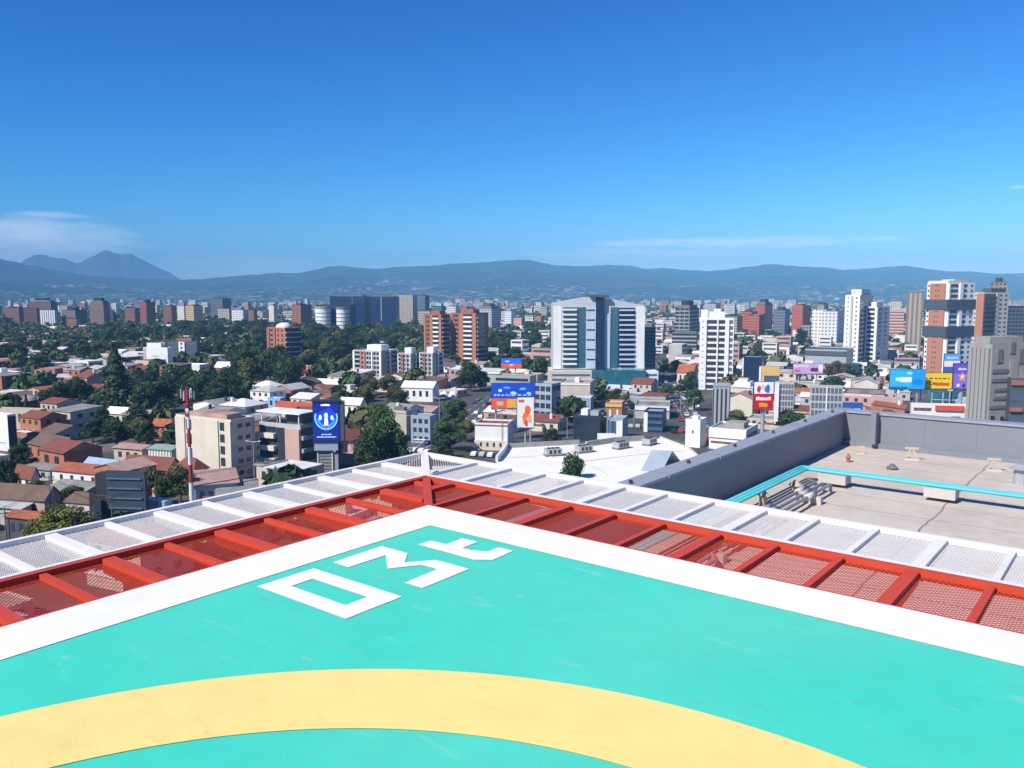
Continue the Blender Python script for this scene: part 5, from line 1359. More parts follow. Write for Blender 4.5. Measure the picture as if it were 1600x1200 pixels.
# near houses on the left, each by hand
_t = MB(); _t.tube([(0, 0, 0), (0, 0, 1.5), (0, 0, 1.75), (0, 0, 1.9)], .62, 12)
TANK = {True: _t.mesh('water_tank', M_DARK), False: _t.mesh('water_tank', M_WHITE)}
LEAN = [M_OLDZ, M_ZINC, M_RUST, M_WROOF, M_BROWNR, M_BLUER, M_TILE, M_OLDZ]
def roofed(name, label, cat, geom, wm, rm, style='gable', L=(), Rt=(), rise=1.8, over=.5, depth=None, phrase=None, door=False, group=None, extra=None, occ=True, geo=None):
    """house with a pitched roof: style gable, shed, hip or flat"""
    if geo:
        ctr, L1, L2, h, rz = geo
    else:
        ctr, L1, L2, h, rz = frame_of(*geom, depth=depth)
    root = thing(name, label, cat, (ctr.x, ctr.y, 0), rz, group)
    x, y = L1 / 2, L2 / 2
    if style == 'flat':
        link('wall', wall_mesh(L1, L2, h, wm, .45, .2), root)
        part('roof', rm, root, -x + .2, x - .2, -y + .2, y - .2, h - .6, h - .42)
    else:
        b = MB()
        b.box(-x, x, -y, y, 0, h)
        ox_, oy = x + over, y + over
        r = MB()
        tk = .14
        if style == 'gable':
            b.poly([(x, -y, h), (x, y, h), (x, 0, h + rise)]); b.poly([(-x, y, h), (-x, -y, h), (-x, 0, h + rise)])
            zo = h - over * rise / y
            for sg in (-1, 1):
                q = [(-ox_, sg * oy, zo), (ox_, sg * oy, zo), (ox_, 0, h + rise), (-ox_, 0, h + rise)]
                if sg == 1:
                    q = [q[1], q[0], q[3], q[2]]
                r.hexa([(a, c, e + .01) for a, c, e in q], [(a, c, e + tk) for a, c, e in q])
        elif style == 'shed':
            q = [(-ox_, -oy, h + .02), (ox_, -oy, h + .02), (ox_, oy, h + rise * .6), (-ox_, oy, h + rise * .6)]
            r.hexa(q, [(a, c, e + tk) for a, c, e in q])
            b.poly([(x, -y, h), (x, y, h), (x, y, h + rise * .55)]); b.poly([(-x, y, h), (-x, -y, h), (-x, y, h + rise * .55)]); b.poly([(x, y, h), (-x, y, h), (-x, y, h + rise * .55), (x, y, h + rise * .55)])
        elif style == 'hip':
            rl = max(0.3, (x - y * .9)) if x > y else 0.3
            zo = h - .15
            A = [(-ox_, -oy, zo), (ox_, -oy, zo), (ox_, oy, zo), (-ox_, oy, zo)]
            T0, T1 = (-rl, 0, h + rise), (rl, 0, h + rise)
            r.poly([A[0], A[1], T1, T0]); r.poly([A[1], A[2], T1]); r.poly([A[2], A[3], T0, T1]); r.poly([A[3], A[0], T0]); r.poly(A[::-1])
        link('wall', b.mesh('wall', wm), root)
        link('roof', r.mesh('roof', rm), root)
    dress(root, 'L', L1, L2, h, L)
    dress(root, 'R', L1, L2, h, Rt)
    if door:
        face_part('door', M_RUST, root, 'L', L1, L2, L1 * .46, L1 * .46 + 1.0, .02, 2.1, .06)
    if extra == 'hut':
        part('roof_hut', wm, root, -x * .6, -x * .1, -y * .5, y * .3, h - .42 if style == 'flat' else h + .2, h + 2.0)
    if extra == 'skylight':
        part('skylight', M_SKYW, root, -x * .3, x * .2, -y * .35, y * .1, h - .418 if style == 'flat' else h + .5, h + .25 if style == 'flat' else h + rise * .95)
    if geo and rnd.random() < .6:
        lw, ld, lh = rnd.uniform(.35, .7) * L1, rnd.uniform(2.0, 3.4), rnd.uniform(2.2, 2.7)
        lx = rnd.uniform(-.2, .2) * L1
        part('lean_to', wm, root, lx - lw / 2, lx + lw / 2, -y - ld, -y - .01, 0, lh - .12)
        part('lean_to_roof', LEAN[rnd.randrange(len(LEAN))], root, lx - lw / 2 - .15, lx + lw / 2 + .15, -y - ld - .25, -y - .01, lh - .118, lh)
    if geo and rnd.random() < .42:
        tx, ty = rnd.uniform(-.3, .3) * L1, -y * .55
        tz = h - .42 if style == 'flat' else h + (rise * .45 if style in ('gable', 'hip') else .3)
        link('water_tank', TANK[rnd.random() < .6], root, (tx, ty, tz))
    if occ:
        occupy(ctr.x, ctr.y, .36 * (L1 + L2))
    if phrase:
        LAND.append((geom[1], geom[3], phrase))
    return root
W2 = lambda c=2, n=1, **k: [('win', .08, .92, M_BLKWIN, dict({'c': c, 'n': n, 'w': .4, 'f': .4}, **k))]
roofed('house', 'terracotta complex with long brown gabled roof, rear part', 'house', (34, 92, 130, 728, 700, 32), M_TERRA, M_BROWNR, 'gable', L=W2(3), rise=2.6, phrase='the terracotta complex')
roofed('house', 'terracotta block with brown roof and shaded red right wall', 'house', (62, 100, 160, 738, 708, 32), M_TERRA, M_RUST, 'gable', L=W2(2), Rt=[('panel', 0, 1, M_BRICK)], rise=2.4)
roofed('house', 'white house with red roof and small dark windows left of the hoarding', 'house', (82, 160, 182, 768, 742, 20), M_WHITE, M_TILE, 'shed', L=W2(4, 1, w=.25, f=.5), rise=2.0, phrase='the white house with a red roof')
roofed('house', 'pale blue roofed annexe on the far side of the red roofed white house', 'house', (132, 176, 194, 750, 730, 25), M_WHITE, M_BLUER, 'gable', L=W2(2), rise=1.6)
roofed('house', 'long rust red roofed building left of the antenna mast', 'house', (192, 262, 284, 756, 733, 18), M_PINKW, M_RUST, 'gable', L=W2(4), rise=2.6, phrase='the long rust red roof')
roofed('house', 'pale green flat roofed shed behind the long rust red roof', 'shed', (232, 268, 280, 727, 704, 18), M_CREAM, M_GREENR, 'shed', L=[('fin', 0, 1, M_WHITE, {'c': 8, 'w': .3, 'proud': .2})], rise=1.4)
roofed('house', 'beige shed with flat pink roof left of the pale green shed', 'shed', (178, 222, 234, 724, 703, 20), M_BEIGE, M_PINKR, 'shed', L=W2(3), rise=1.5)
roofed('house', 'dark red pyramid roofed house at the foot of the antenna mast', 'house', (274, 304, 326, 764, 735, 32), M_CREAM, M_RUST, 'hip', L=W2(2), rise=2.8)
roofed('house', 'slate blue walled house with faded pink roof below the beige five storey block', 'house', (302, 372, 392, 792, 754, -22), M_BLUEW, M_PINKR, 'shed', L=[('win', .1, .9, M_BLKWIN, {'c': 4, 'n': 1, 'w': .5, 'f': .4})], rise=1.4, depth=14, phrase='the slate blue walled house')
roofed('house', 'low beige roofed shed at the net edge right of the mast', 'shed', (340, 402, 424, 800, 770, -18), M_BEIGE, M_OLDZ, 'shed', L=W2(3), rise=1.2, depth=12)
roofed('house', 'rust red roofed shed tucked under the net edge right of the mast', 'shed', (318, 372, 384, 822, 792, -15), M_BEIGE, M_RUST, 'gable', L=W2(2), rise=1.6, depth=10)
roofed('house', 'wide grey brown roofed house in the lower left corner', 'house', (-20, 70, 96, 820, 780, 14), M_PINKW, M_BROWNR, 'gable', L=W2(4), rise=2.4, phrase='the wide grey brown roof')
roofed('house', 'red roofed white house beside the wide grey brown roof', 'house', (24, 50, 62, 770, 744, 30), M_WHITE, M_RUST, 'gable', L=W2(2), rise=2.2)
roofed('house', 'orange roofed shed above the yellow green tree at lower left', 'shed', (10, 56, 70, 846, 812, 18), M_DKCLAD, M_TILE, 'shed', L=W2(3), rise=1.3, phrase='the orange roofed shed')
roofed('house', 'grey zinc roofed shed behind the orange roofed shed', 'shed', (-14, 34, 50, 824, 796, 18), M_GREYW, M_ZINC, 'shed', L=W2(3), rise=1.3)
roofed('house', 'brown roofed house with a blue tarp left of the hoarding', 'house', (100, 140, 158, 818, 786, 16), M_CREAM, M_BROWNR, 'hip', L=[('panel', .1, .5, M_BLUER, {'z1': .7})], rise=2.0)
roofed('house', 'grey flat roofed workshop left of the red roofed white house', 'workshop', (30, 78, 96, 752, 735, 20), M_GREYW, M_OLDZ, 'shed', L=W2(3), rise=1.2)
roofed('house', 'small sand yellow block right of the hoarding', 'house', (238, 256, 262, 790, 764, 12), mat('sand_render', (0.62, 0.40, 0.20), .8, .1, .3), M_CONC, 'flat', L=[('panel', .3, .38, M_BROWNR, {'proud': .2})])
roofed('house', 'long tan walled house with flat roof behind two cypresses at far left', 'house', (-10, 62, 74, 672, 640, 12), M_BEIGE, M_PINKR, 'flat', L=W2(6), phrase='the long tan walled house')
roofed('house', 'bright orange walled house with dark windows left of the beige block', 'house', (240, 270, 277, 690, 664, 14), M_ORANGE, M_TILE, 'gable', L=W2(3, 2), rise=1.8, phrase='the bright orange walled house')
roofed('house', 'white roofed house beside a pink roofed one above the tree row', 'house', (168, 200, 212, 668, 646, 20), M_CREAM, M_WROOF, 'gable', L=W2(3), rise=2.0)
roofed('house', 'pink roofed orange house just right of the white roofed one', 'house', (198, 232, 242, 672, 650, 20), M_ORANGE, M_PINKR, 'gable', L=W2(3), rise=2.0)
roofed('house', 'terracotta box house with white roof in the left hillside', 'house', (62, 86, 93, 598, 576, 22), M_TERRA, M_WROOF, 'flat', L=W2(2, 2), phrase='the terracotta box house')
roofed('house', 'terracotta house with big red gable right of the white annexe', 'house', (336, 358, 368, 592, 574, 25), M_TERRA, M_WROOF, 'gable', L=W2(2), rise=3, phrase='the terracotta gabled house')
roofed('house', 'sky blue painted house among red roofs behind the LED screen', 'house', (418, 438, 446, 640, 622, 20), M_SKYW, M_WROOF, 'flat', L=W2(2), phrase='the sky blue painted house')
roofed('house', 'wide red roofed house left of the LED screen', 'house', (430, 484, 496, 656, 640, 24), M_CREAM, mat('bright_red_tile', (0.46, 0.09, 0.04), .85, .2, .5, stripes=('X', .35, .35)), 'gable', L=W2(4), rise=2.4)
roofed('hall', 'white arched roof hall right of the LED screen', 'hall', (530, 562, 572, 652, 632, 20), M_WHITE, M_WROOF, 'gable', L=W2(3), rise=2.4)
roofed('hall', 'bright white roof left of the apartment slabs among trees', 'hall', (492, 530, 538, 614, 600, 18), M_WHITE, M_WROOF, 'gable', L=W2(3), rise=2.2)
roofed('hall', 'broad white roof in front of the grey apartment slabs', 'hall', (628, 676, 686, 628, 606, 15), M_WHITE, M_WROOF, 'gable', L=W2(4), rise=2.6)
roofed('villa', 'red tiled villa with white gable left of the white high rise', 'house', (1058, 1082, 1092, 602, 582, 28), M_CREAM, M_TILE, 'gable', L=W2(3), rise=4.0, phrase='the red tiled villa')
for k, (px, lab) in enumerate(((681, 'leftmost of three white domed tents in the middle distance'), (694, 'middle one of three white domed tents in the middle distance'), (708, 'rightmost of three white domed tents in the middle distance'))):
    p = at(px, 622, 0)
    t = thing('dome_tent', lab, 'tent', (p.x, p.y, 0), 0, 'white domed tents')
    b = MB()
    rr_, n = 2.5, 14
    prof = [(1.0, .0), (1.0, .35), (.9, .65), (.68, .92), (.35, 1.1), (.08, 1.16)]
    for (ra, za), (rc_, zc) in zip(prof, prof[1:]):
        for j in range(n):
            a, c = 2 * math.pi * j / n, 2 * math.pi * (j + 1) / n
            b.quad((rr_ * ra * math.cos(a), rr_ * ra * math.sin(a), 3 * za + .02), (rr_ * ra * math.cos(c), rr_ * ra * math.sin(c), 3 * za + .02), (rr_ * rc_ * math.cos(c), rr_ * rc_ * math.sin(c), 3 * zc + .02), (rr_ * rc_ * math.cos(a), rr_ * rc_ * math.sin(a), 3 * zc + .02))
    link('canopy', b.mesh('canopy', M_WHITE, True), t)
    part('entrance', M_DKCLAD, t, -.7, .7, -rr_ - .15, -rr_ + .2, .0, 1.9)
    occupy(p.x, p.y, 3)

# ---------------------------------------------------------------- trees
M_LEAF = mat('leaves', (1, 1, 1), 0.65, 0.25, 0.5, attr=True, spec=0.25)
M_BARK = mat('bark', (0.10, 0.075, 0.055), 0.9, 0.2, 2.0)
def crown_mesh(name, seed, n_leaf, hue, lobes, leaf, spread):
    """many leaf-sized faces gathered in clumps; crown about 1 m wide and 1 m tall standing on z = 0"""
    rr = random.Random(seed)
    b = MB()
    cols = []
    cl = []
    for _ in range(lobes):
        a, r = rr.uniform(0, 2 * math.pi), spread[0] * math.sqrt(rr.random())
        z = rr.uniform(spread[2], spread[3])
        k = 1 - 0.55 * ((z - spread[2]) / max(.01, spread[3] - spread[2])) ** 1.5
        cl.append((r * k * math.cos(a), r * k * math.sin(a), z, spread[1] * rr.uniform(.65, 1.2), rr.uniform(.62, 1.35), rr.uniform(-.3, .3)))
    per = n_leaf // lobes
    for cx, cy, cz, cr, br, hu in cl:
        for _ in range(per):
            d = Vector((rr.gauss(0, 1), rr.gauss(0, 1), rr.gauss(0, 1) + .25)).normalized()
            q = cr * (0.55 + 0.5 * rr.random())
            p = Vector((cx, cy, cz)) + Vector((d.x * q, d.y * q, d.z * q * .8))
            nrm = (d + Vector((rr.gauss(0, .55), rr.gauss(0, .55), rr.gauss(0, .55)))).normalized()
            t = nrm.cross(Vector((rr.gauss(0, 1), rr.gauss(0, 1), rr.gauss(0, 1)))).normalized()
            s_ = nrm.cross(t)
            l1, l2 = leaf * rr.uniform(.7, 1.3), leaf * rr.uniform(.35, .7)
            b.quad(p - t * l1, p + s_ * l2, p + t * l1, p - s_ * l2)
            v = br * rr.uniform(.75, 1.25)
            cols.append((max(.004, (hue[0] + hu * .012) * v), hue[1] * v, hue[2] * v))
    return b.mesh(name, M_LEAF, cols=cols)
def trunk_mesh(name, seed, limbs=5):
    rr = random.Random(seed)
    b = MB()
    b.tube([(0, 0, 0), (.01, .008, .25), (-.005, .01, .5)], .042, 7, r1=.026)
    for k in range(limbs):
        a = k * 2 * math.pi / limbs + rr.uniform(-.4, .4)
        r = rr.uniform(.12, .24)
        b.tube([(-.004, .008, rr.uniform(.28, .46)), (r * .5 * math.cos(a), r * .5 * math.sin(a), .55), (r * math.cos(a), r * math.sin(a), rr.uniform(.62, .8))], .020, 5, r1=.006)
    return b.mesh(name, M_BARK)
DK, MD, OL, YG, BR = (.034, .066, .022), (.058, .104, .028), (.098, .108, .032), (.150, .165, .028), (.105, .090, .042)
CROWNS = {}
for kind, (hue, lobes, leaf, spread, nl) in {
        'dark': (DK, 28, .030, (.36, .16, .34, .86), 4400), 'dark2': (DK, 24, .031, (.34, .18, .36, .84), 4200), 'mid': (MD, 26, .030, (.36, .16, .34, .86), 4400), 'mid2': (MD, 20, .031, (.38, .17, .42, .84), 4000),
        'olive': (OL, 24, .030, (.36, .16, .36, .84), 4200), 'yellow': (YG, 34, .024, (.40, .14, .26, .82), 6000), 'brown': (BR, 20, .030, (.36, .15, .4, .84), 2400),
        'big': (MD, 44, .026, (.40, .13, .24, .90), 5600), 'bigdark': (DK, 40, .028, (.40, .14, .22, .90), 5200)}.items():
    CROWNS[kind] = crown_mesh('crown', hash(kind) % 997 if False else sum(map(ord, kind)), nl, hue, lobes, leaf, spread)
TRUNKS = [trunk_mesh('trunk', k) for k in range(4)]
CONE = {}
def conifer_mesh(seed, hue, w, n):
    rr = random.Random(seed)
    b = MB(); cols = []
    for _ in range(n):
        z = .14 + .86 * rr.random() ** .8
        r = w * (1 - (z - .14) / .9) * (0.55 + .5 * rr.random()) * (1 + .22 * math.sin(z * 40))
        a = rr.uniform(0, 2 * math.pi)
        p = Vector((r * math.cos(a), r * math.sin(a), z))
        nrm = Vector((math.cos(a) + rr.gauss(0, .4), math.sin(a) + rr.gauss(0, .4), .5 + rr.gauss(0, .4))).normalized()
        t = nrm.cross(Vector((rr.gauss(0, 1), rr.gauss(0, 1), rr.gauss(0, 1)))).normalized()
        s_ = nrm.cross(t)
        l = .030 * rr.uniform(.7, 1.4)
        b.quad(p - t * l, p + s_ * l * .5, p + t * l, p - s_ * l * .5)
        v = rr.uniform(.6, 1.35)
        cols.append((hue[0] * v, hue[1] * v, hue[2] * v))
    return b.mesh('crown', M_LEAF, cols=cols)
CONE['cypress'] = conifer_mesh(3, DK, .13, 1500)
CONE['pine'] = conifer_mesh(5, DK, .26, 1800)
pole_b = MB(); pole_b.tube([(0, 0, 0), (0, 0, .9)], .022, 6, r1=.006)
POLE_TRUNK = pole_b.mesh('trunk', M_BARK)
TREES = []
def tree(kind, p, w, h, label, group=None):
    t = thing({'cypress': 'cypress_tree', 'pine': 'conifer_tree'}.get(kind, 'broadleaf_tree'), label, 'tree', (p.x, p.y, 0), rnd.uniform(0, 6.28), group)
    if kind in CONE:
        link('crown', CONE[kind], t, scale=(h, h, h))
        link('trunk', POLE_TRUNK, t, scale=(h, h, h))
    else:
        link('crown', CROWNS[kind], t, scale=(w, w * rnd.uniform(.9, 1.1), h))
        link('trunk', TRUNKS[rnd.randrange(4)], t, scale=(min(w, h), min(w, h), h))
    TREES.append(t)
    return t
def tree_px(kind, px, yb, yt, wpx, label, group=None):
    p = at(px, yb, 0)
    h = height_at(p, yt)
    w = wpx / F * p.y
    occupy(p.x, p.y, w * .33)
    return tree(kind, p, w * 1.05, h * 1.02, label, group)
for a in (('big', 601, 752, 634, 72, 'big dense green tree right of the tall LED screen, upper crown'), ('bigdark', 583, 760, 668, 74, 'broad dark tree filling the ground right of the LED screen pillar'), ('mid', 622, 752, 668, 58, 'green tree right of the big dense tree, touching its crown'),
          ('bigdark', 895, 806, 710, 60, 'round dark tree standing alone before the white mall roof'), ('yellow', 108, 868, 784, 118, 'large yellow green tree at lower left above the net'), ('yellow', 62, 866, 806, 70, 'smaller yellow green tree left of the large one'),
          ('bigdark', 4, 790, 718, 62, 'dark tree cut by the left edge of the picture'), ('dark', 34, 742, 692, 54, 'dark tree between the white slab building and the terracotta complex'), ('olive', 282, 792, 724, 62, 'olive tree just left of the antenna mast'),
          ('mid', 258, 790, 742, 46, 'green tree between the hoarding and the mast tree'), ('olive', 232, 778, 730, 56, 'olive tree behind the blue black hoarding'), ('dark', 118, 800, 756, 60, 'dark tree below the white house with a red roof'), ('olive', 58, 775, 748, 36, 'small dark bush beside the red roofed white house'),
          ('mid', 712, 672, 622, 62, 'round green tree lining the far side of the road'), ('mid2', 699, 706, 656, 62, 'green tree on the near side of the road'), ('olive', 727, 690, 656, 42, 'olive tree right of the near road tree'), ('dark', 690, 716, 684, 40, 'low dark tree at the road bend by the net corner'),
          ('pine', 184, 652, 540, 40, 'tall dark conifer rising above the left tree row'), ('cypress', 29, 662, 618, 12, 'left one of two thin cypresses before the long tan wall'), ('cypress', 43, 662, 618, 12, 'right one of two thin cypresses before the long tan wall'),
          ('dark', 48, 662, 634, 60, 'dark tree left of the two cypresses'), ('mid', 1085, 642, 606, 40, 'green tree beside the boulevard left of the striped block'), ('dark', 1072, 622, 592, 44, 'dark tree at the foot of the red tiled villa'), ('mid', 1056, 590, 562, 36, 'green tree left of the red tiled villa'),
          ('olive', 1148, 668, 640, 46, 'olive tree below the striped grey and black block'), ('olive', 1390, 676, 640, 52, 'olive tree behind the parapet fin'), ('brown', 1310, 600, 562, 44, 'brownish tree left of two before the windowless hall'), ('brown', 1295, 600, 566, 30, 'thin brown tree in front of the windowless hall'),
          ('dark', 1254, 545, 512, 34, 'dark tree at the foot of the grey low block'), ('mid', 1235, 680, 640, 70, 'pale green shrubbery tree just above the long parapet'), ('mid2', 920, 668, 642, 36, 'green tree beside the glossy black fronted building'), ('dark', 858, 700, 668, 44, 'dark tree at the far corner of the mall'),
          ('bigdark', 735, 612, 566, 46, 'dark tree between the brick twin towers and the long white shed'), ('olive', 606, 625, 584, 46, 'sparse olive tree in front of the left apartment slab'), ('brown', 580, 622, 588, 40, 'brownish tree left of the sparse olive tree'), ('dark', 655, 625, 598, 30, 'small dark tree before the middle apartment slab')):
    tree_px(*a)

# woods by zone: (corner pixels on the ground, number, kinds, height, width, where, group)
def inside(px, py, poly):
    c = False
    for (x0, y0), (x1, y1) in zip(poly, poly[1:] + poly[:1]):
        if (y0 > py) != (y1 > py) and px < (x1 - x0) * (py - y0) / (y1 - y0) + x0:
            c = not c
    return c
def zone_points(poly, n, sep, seed):
    rr = random.Random(seed)
    P = [at(*q) for q in poly]
    x0, x1 = min(p.x for p in P), max(p.x for p in P)
    y0, y1 = min(p.y for p in P), max(p.y for p in P)
    out = []
    tries = 0
    while len(out) < n and tries < n * 80:
        tries += 1
        p = Vector((rr.uniform(x0, x1), rr.uniform(y0, y1), 0))
        q = proj(p)
        if not inside(q[0], q[1], poly) or not is_free(p.x, p.y, sep * .35):
            continue
        if any((p.x - o_.x) ** 2 + (p.y - o_.y) ** 2 < sep * sep for o_ in out):
            continue
        out.append(p)
    return out
WOODS = [
 ([(60, 650), (120, 622), (220, 606), (375, 612), (385, 640), (300, 652), (150, 662)], 30, ('dark', 'dark2', 'mid', 'dark'), (11, 16), (12, 17), 9, 'tree in the dark wood across the middle of the left hillside', 'trees of the left hillside wood'),
 ([(365, 612), (372, 580), (450, 576), (486, 590), (484, 622), (420, 628)], 14, ('mid', 'dark', 'dark2', 'olive'), (16, 23), (17, 24), 11, 'large tree in the grove below the brick tower with a white dome', 'trees of the grove below the domed tower'),
 ([(468, 600), (478, 560), (540, 552), (556, 590), (540, 606)], 12, ('mid', 'dark', 'olive', 'dark'), (15, 21), (16, 22), 12, 'tree in the grove left of the grey apartment slabs', 'trees of the grove left of the apartment slabs'),
 ([(138, 706), (150, 676), (238, 672), (244, 706)], 9, ('olive', 'mid', 'dark'), (7, 11), (9, 13), 8, 'olive tree in the row below the pink roofed house', 'trees of the row below the pink roofed house'),
 ([(240, 560), (330, 545), (420, 545), (420, 572), (330, 568)], 10, ('dark', 'mid'), (13, 18), (14, 20), 14, 'tree beside the white and dark office blocks', 'trees beside the white and dark offices'),
 ([(0, 575), (10, 548), (150, 540), (160, 566), (80, 582)], 18, ('mid', 'dark', 'olive', 'dark2'), (11, 17), (14, 22), 14, 'tree in the wooded slope at the far left', 'trees of the far left slope'),
 ([(300, 540), (310, 520), (660, 520), (664, 556), (480, 556), (420, 540)], 60, ('dark', 'dark2', 'mid', 'dark', 'olive'), (15, 22), (17, 26), 17, 'dark tree in the wooded belt below the navy office pair', 'trees of the belt below the navy offices'),
 ([(760, 580), (764, 520), (866, 520), (866, 570)], 22, ('dark', 'mid', 'dark2'), (14, 20), (16, 24), 16, 'dark tree between the brick twin towers and the twin wing office', 'trees right of the brick twin towers'),
 ([(150, 545), (160, 522), (300, 520), (300, 542)], 22, ('dark', 'dark2', 'mid'), (14, 20), (16, 24), 17, 'dark tree in the belt below the far left towers', 'trees of the belt below the left towers'),
 ([(880, 660), (905, 630), (980, 622), (975, 650)], 5, ('dark', 'olive'), (6, 9), (7, 10), 8, 'small tree among the shops left of the boulevard', 'trees among the boulevard shops'),
 ([(1028, 640), (1040, 560), (1088, 560), (1090, 640)], 7, ('dark', 'mid', 'olive'), (7, 11), (8, 12), 10, 'small tree along the boulevard left of the white high rise', 'trees along the boulevard'),
 ([(560, 640), (570, 606), (620, 610), (640, 650), (600, 655)], 8, ('dark', 'brown', 'olive'), (8, 12), (9, 12), 8, 'small dark tree in front of the left apartment slab', 'small trees before the apartment slabs'),
 ([(1390, 560), (1395, 535), (1446, 535), (1446, 566)], 7, ('dark', 'olive'), (9, 14), (12, 16), 10, 'tree between the white towers and the tall orange tower', 'trees beside the tall orange tower'),
]
for k, (poly, n, kinds, hr, wr, sep, lab, grp) in enumerate(WOODS):
    for p in zone_points(poly, n, sep, 100 + k):
        w = rnd.uniform(*wr)
        occupy(p.x, p.y, w * .3)
        tree(kinds[rnd.randrange(len(kinds))], p, w, rnd.uniform(*hr), lab, grp)
        
# ---------------------------------------------------------------- roads, then the blocks of houses between them
M_ASPH = mat('asphalt', (0.075, 0.075, 0.078), 0.9, 0.12, 0.3, var2=0.1)
M_PAINTW = mat('road_paint', (0.65, 0.65, 0.62), 0.8, 0.1, 1.0)
ROADS = []
def road(name, pix, width, marks=True):
    P = [at(*q) for q in pix]
    pts = []
    for a, c in zip(P, P[1:]):
        n = max(2, int((c - a).length / 12))
        pts += [a.lerp(c, j / n) for j in range(n)]
    pts.append(P[-1])
    b, mk = MB(), MB()
    sides = []
    for j, p in enumerate(pts):
        d = (pts[min(j + 1, len(pts) - 1)] - pts[max(j - 1, 0)]).normalized()
        sides.append(Vector((-d.y, d.x, 0)))
    for j in range(len(pts) - 1):
        a, c, s0, s1 = pts[j], pts[j + 1], sides[j], sides[j + 1]
        b.quad(a - s0 * width / 2 + Vector((0, 0, .02)), a + s0 * width / 2 + Vector((0, 0, .02)), c + s1 * width / 2 + Vector((0, 0, .02)), c - s1 * width / 2 + Vector((0, 0, .02)))
        mid = a.lerp(c, .45)
        for o_ in (-width / 4, 0, width / 4):
            mk.quad(a + s0 * (o_ - .12) + Vector((0, 0, .026)), a + s0 * (o_ + .12) + Vector((0, 0, .026)), mid + s0 * (o_ + .12) + Vector((0, 0, .026)), mid + s0 * (o_ - .12) + Vector((0, 0, .026)))
    # faces must look up
    for m_ in (b, mk):
        for i, f in enumerate(m_.f):
            p0, p1, p2 = (Vector(m_.v[k]) for k in f[:3])
            if (p1 - p0).cross(p2 - p0).z < 0:
                m_.f[i] = tuple(reversed(f))
    r_ = struct(link(name, b.mesh(name, M_ASPH)))
    if marks:
        struct(link('road_markings', mk.mesh('road_markings', M_PAINTW)))
    for p in pts:
        occupy(p.x, p.y, width * .55)
    ROADS.append((pts, width))
road('road', [(560, 760), (640, 712), (684, 690), (744, 642), (770, 622), (800, 606)], 15)
road('road', [(1022, 562), (1050, 606), (1072, 640), (1090, 664), (1096, 690)], 15)
road('road', [(684, 690), (780, 706)], 10, False)
road('road', [(1090, 664), (1200, 676), (1330, 690)], 11)
road('road', [(140, 850), (262, 812), (372, 778), (404, 748), (420, 720)], 9, False)
road('road', [(1040, 590), (1240, 612), (1420, 618), (1540, 628)], 11)

WALLS = [('white', M_WHITE), ('cream', M_CREAM), ('grey', M_GREYW), ('beige', M_BEIGE), ('terracotta', M_TERRA), ('pinkish', M_PINKW), ('white', M_WHITE), ('pale', M_CREAM)]
ROOFS = [('white sheet', M_WROOF), ('grey zinc', M_ZINC), ('weathered zinc', M_OLDZ), ('rust red', M_RUST), ('orange tile', M_TILE), ('brown tile', M_BROWNR), ('faded pink', M_PINKR), ('grey felt', M_ROOFG), ('pale concrete', M_CONC), ('white sheet', M_WROOF), ('grey zinc', M_ZINC)]
WALLS_L = [('terracotta', M_TERRA), ('pinkish', M_PINKW), ('beige', M_BEIGE), ('terracotta', M_TERRA)]
ROOFS_L = [('rust red', M_RUST), ('brown tile', M_BROWNR), ('weathered zinc', M_OLDZ), ('orange tile', M_TILE), ('faded pink', M_PINKR), ('weathered zinc', M_OLDZ), ('brown tile', M_BROWNR)]
USED = {o_['label'] for o_ in COL.objects if 'label' in o_}
def where(px, py, k=0):
    ds = sorted(LAND, key=lambda q: abs(q[0] - px) + 1.7 * abs(q[1] - py))
    q = ds[min(k, len(ds) - 1)]
    dx, dy = px - q[0], py - q[1]
    far_ = abs(dx) + 1.7 * abs(dy) > 55
    if abs(dx) > 1.2 * abs(dy):
        r = ('well right of' if far_ else 'right of') if dx > 0 else ('well left of' if far_ else 'left of')
    else:
        r = ('well before' if far_ else 'before') if dy > 0 else ('well behind' if far_ else 'behind')
    return r + ' ' + q[2]
def unique(base, px, py):
    for k in range(7):
        for adj in ('', 'small ', 'low '):
            lab = adj + base + ' ' + where(px, py, k)
            if lab not in USED and len(lab.split()) <= 16:
                if adj and k < 2:
                    continue
                USED.add(lab)
                return lab
    lab = base + ' ' + where(px, py, 0)
    return lab
def seen(px, py):
    """is this ground point in the picture and not behind our own roof?"""
    if px < -480 or px > 2080:
        return False
    if px <= 668:
        return py < 985 - 0.29 * max(px, 0)
    if px <= 980:
        return py < 700 + (px - 668) * .14
    if px <= 1305:
        return py < 752 - (px - 980) * .33
    return py < 668
GRID = R(27)
gx_, gy_ = Vector((math.cos(GRID), -math.sin(GRID), 0)), Vector((math.sin(GRID), math.cos(GRID), 0))
PITCH_M = 14.6
cells = []
for i in range(-110, 111):
    for j in range(-40, 120):
        if i % 7 == 0 or j % 6 == 0:
            continue                                  # narrow streets
        p = gx_ * (i * PITCH_M + rnd.uniform(-1.5, 1.5)) + gy_ * (j * PITCH_M + rnd.uniform(-1.5, 1.5))
        if p.y < 90 or p.length > 1500:
            continue
        q = proj(p)
        if not seen(*q):
            continue
        u_, v_ = uv_of(p)
        if u_ > -16 and -42 < v_ < 30:
            continue                                  # our own building
        cells.append((p.y, p, q))
cells.sort(key=lambda c: c[0])
far_cells = []
n_house = 0
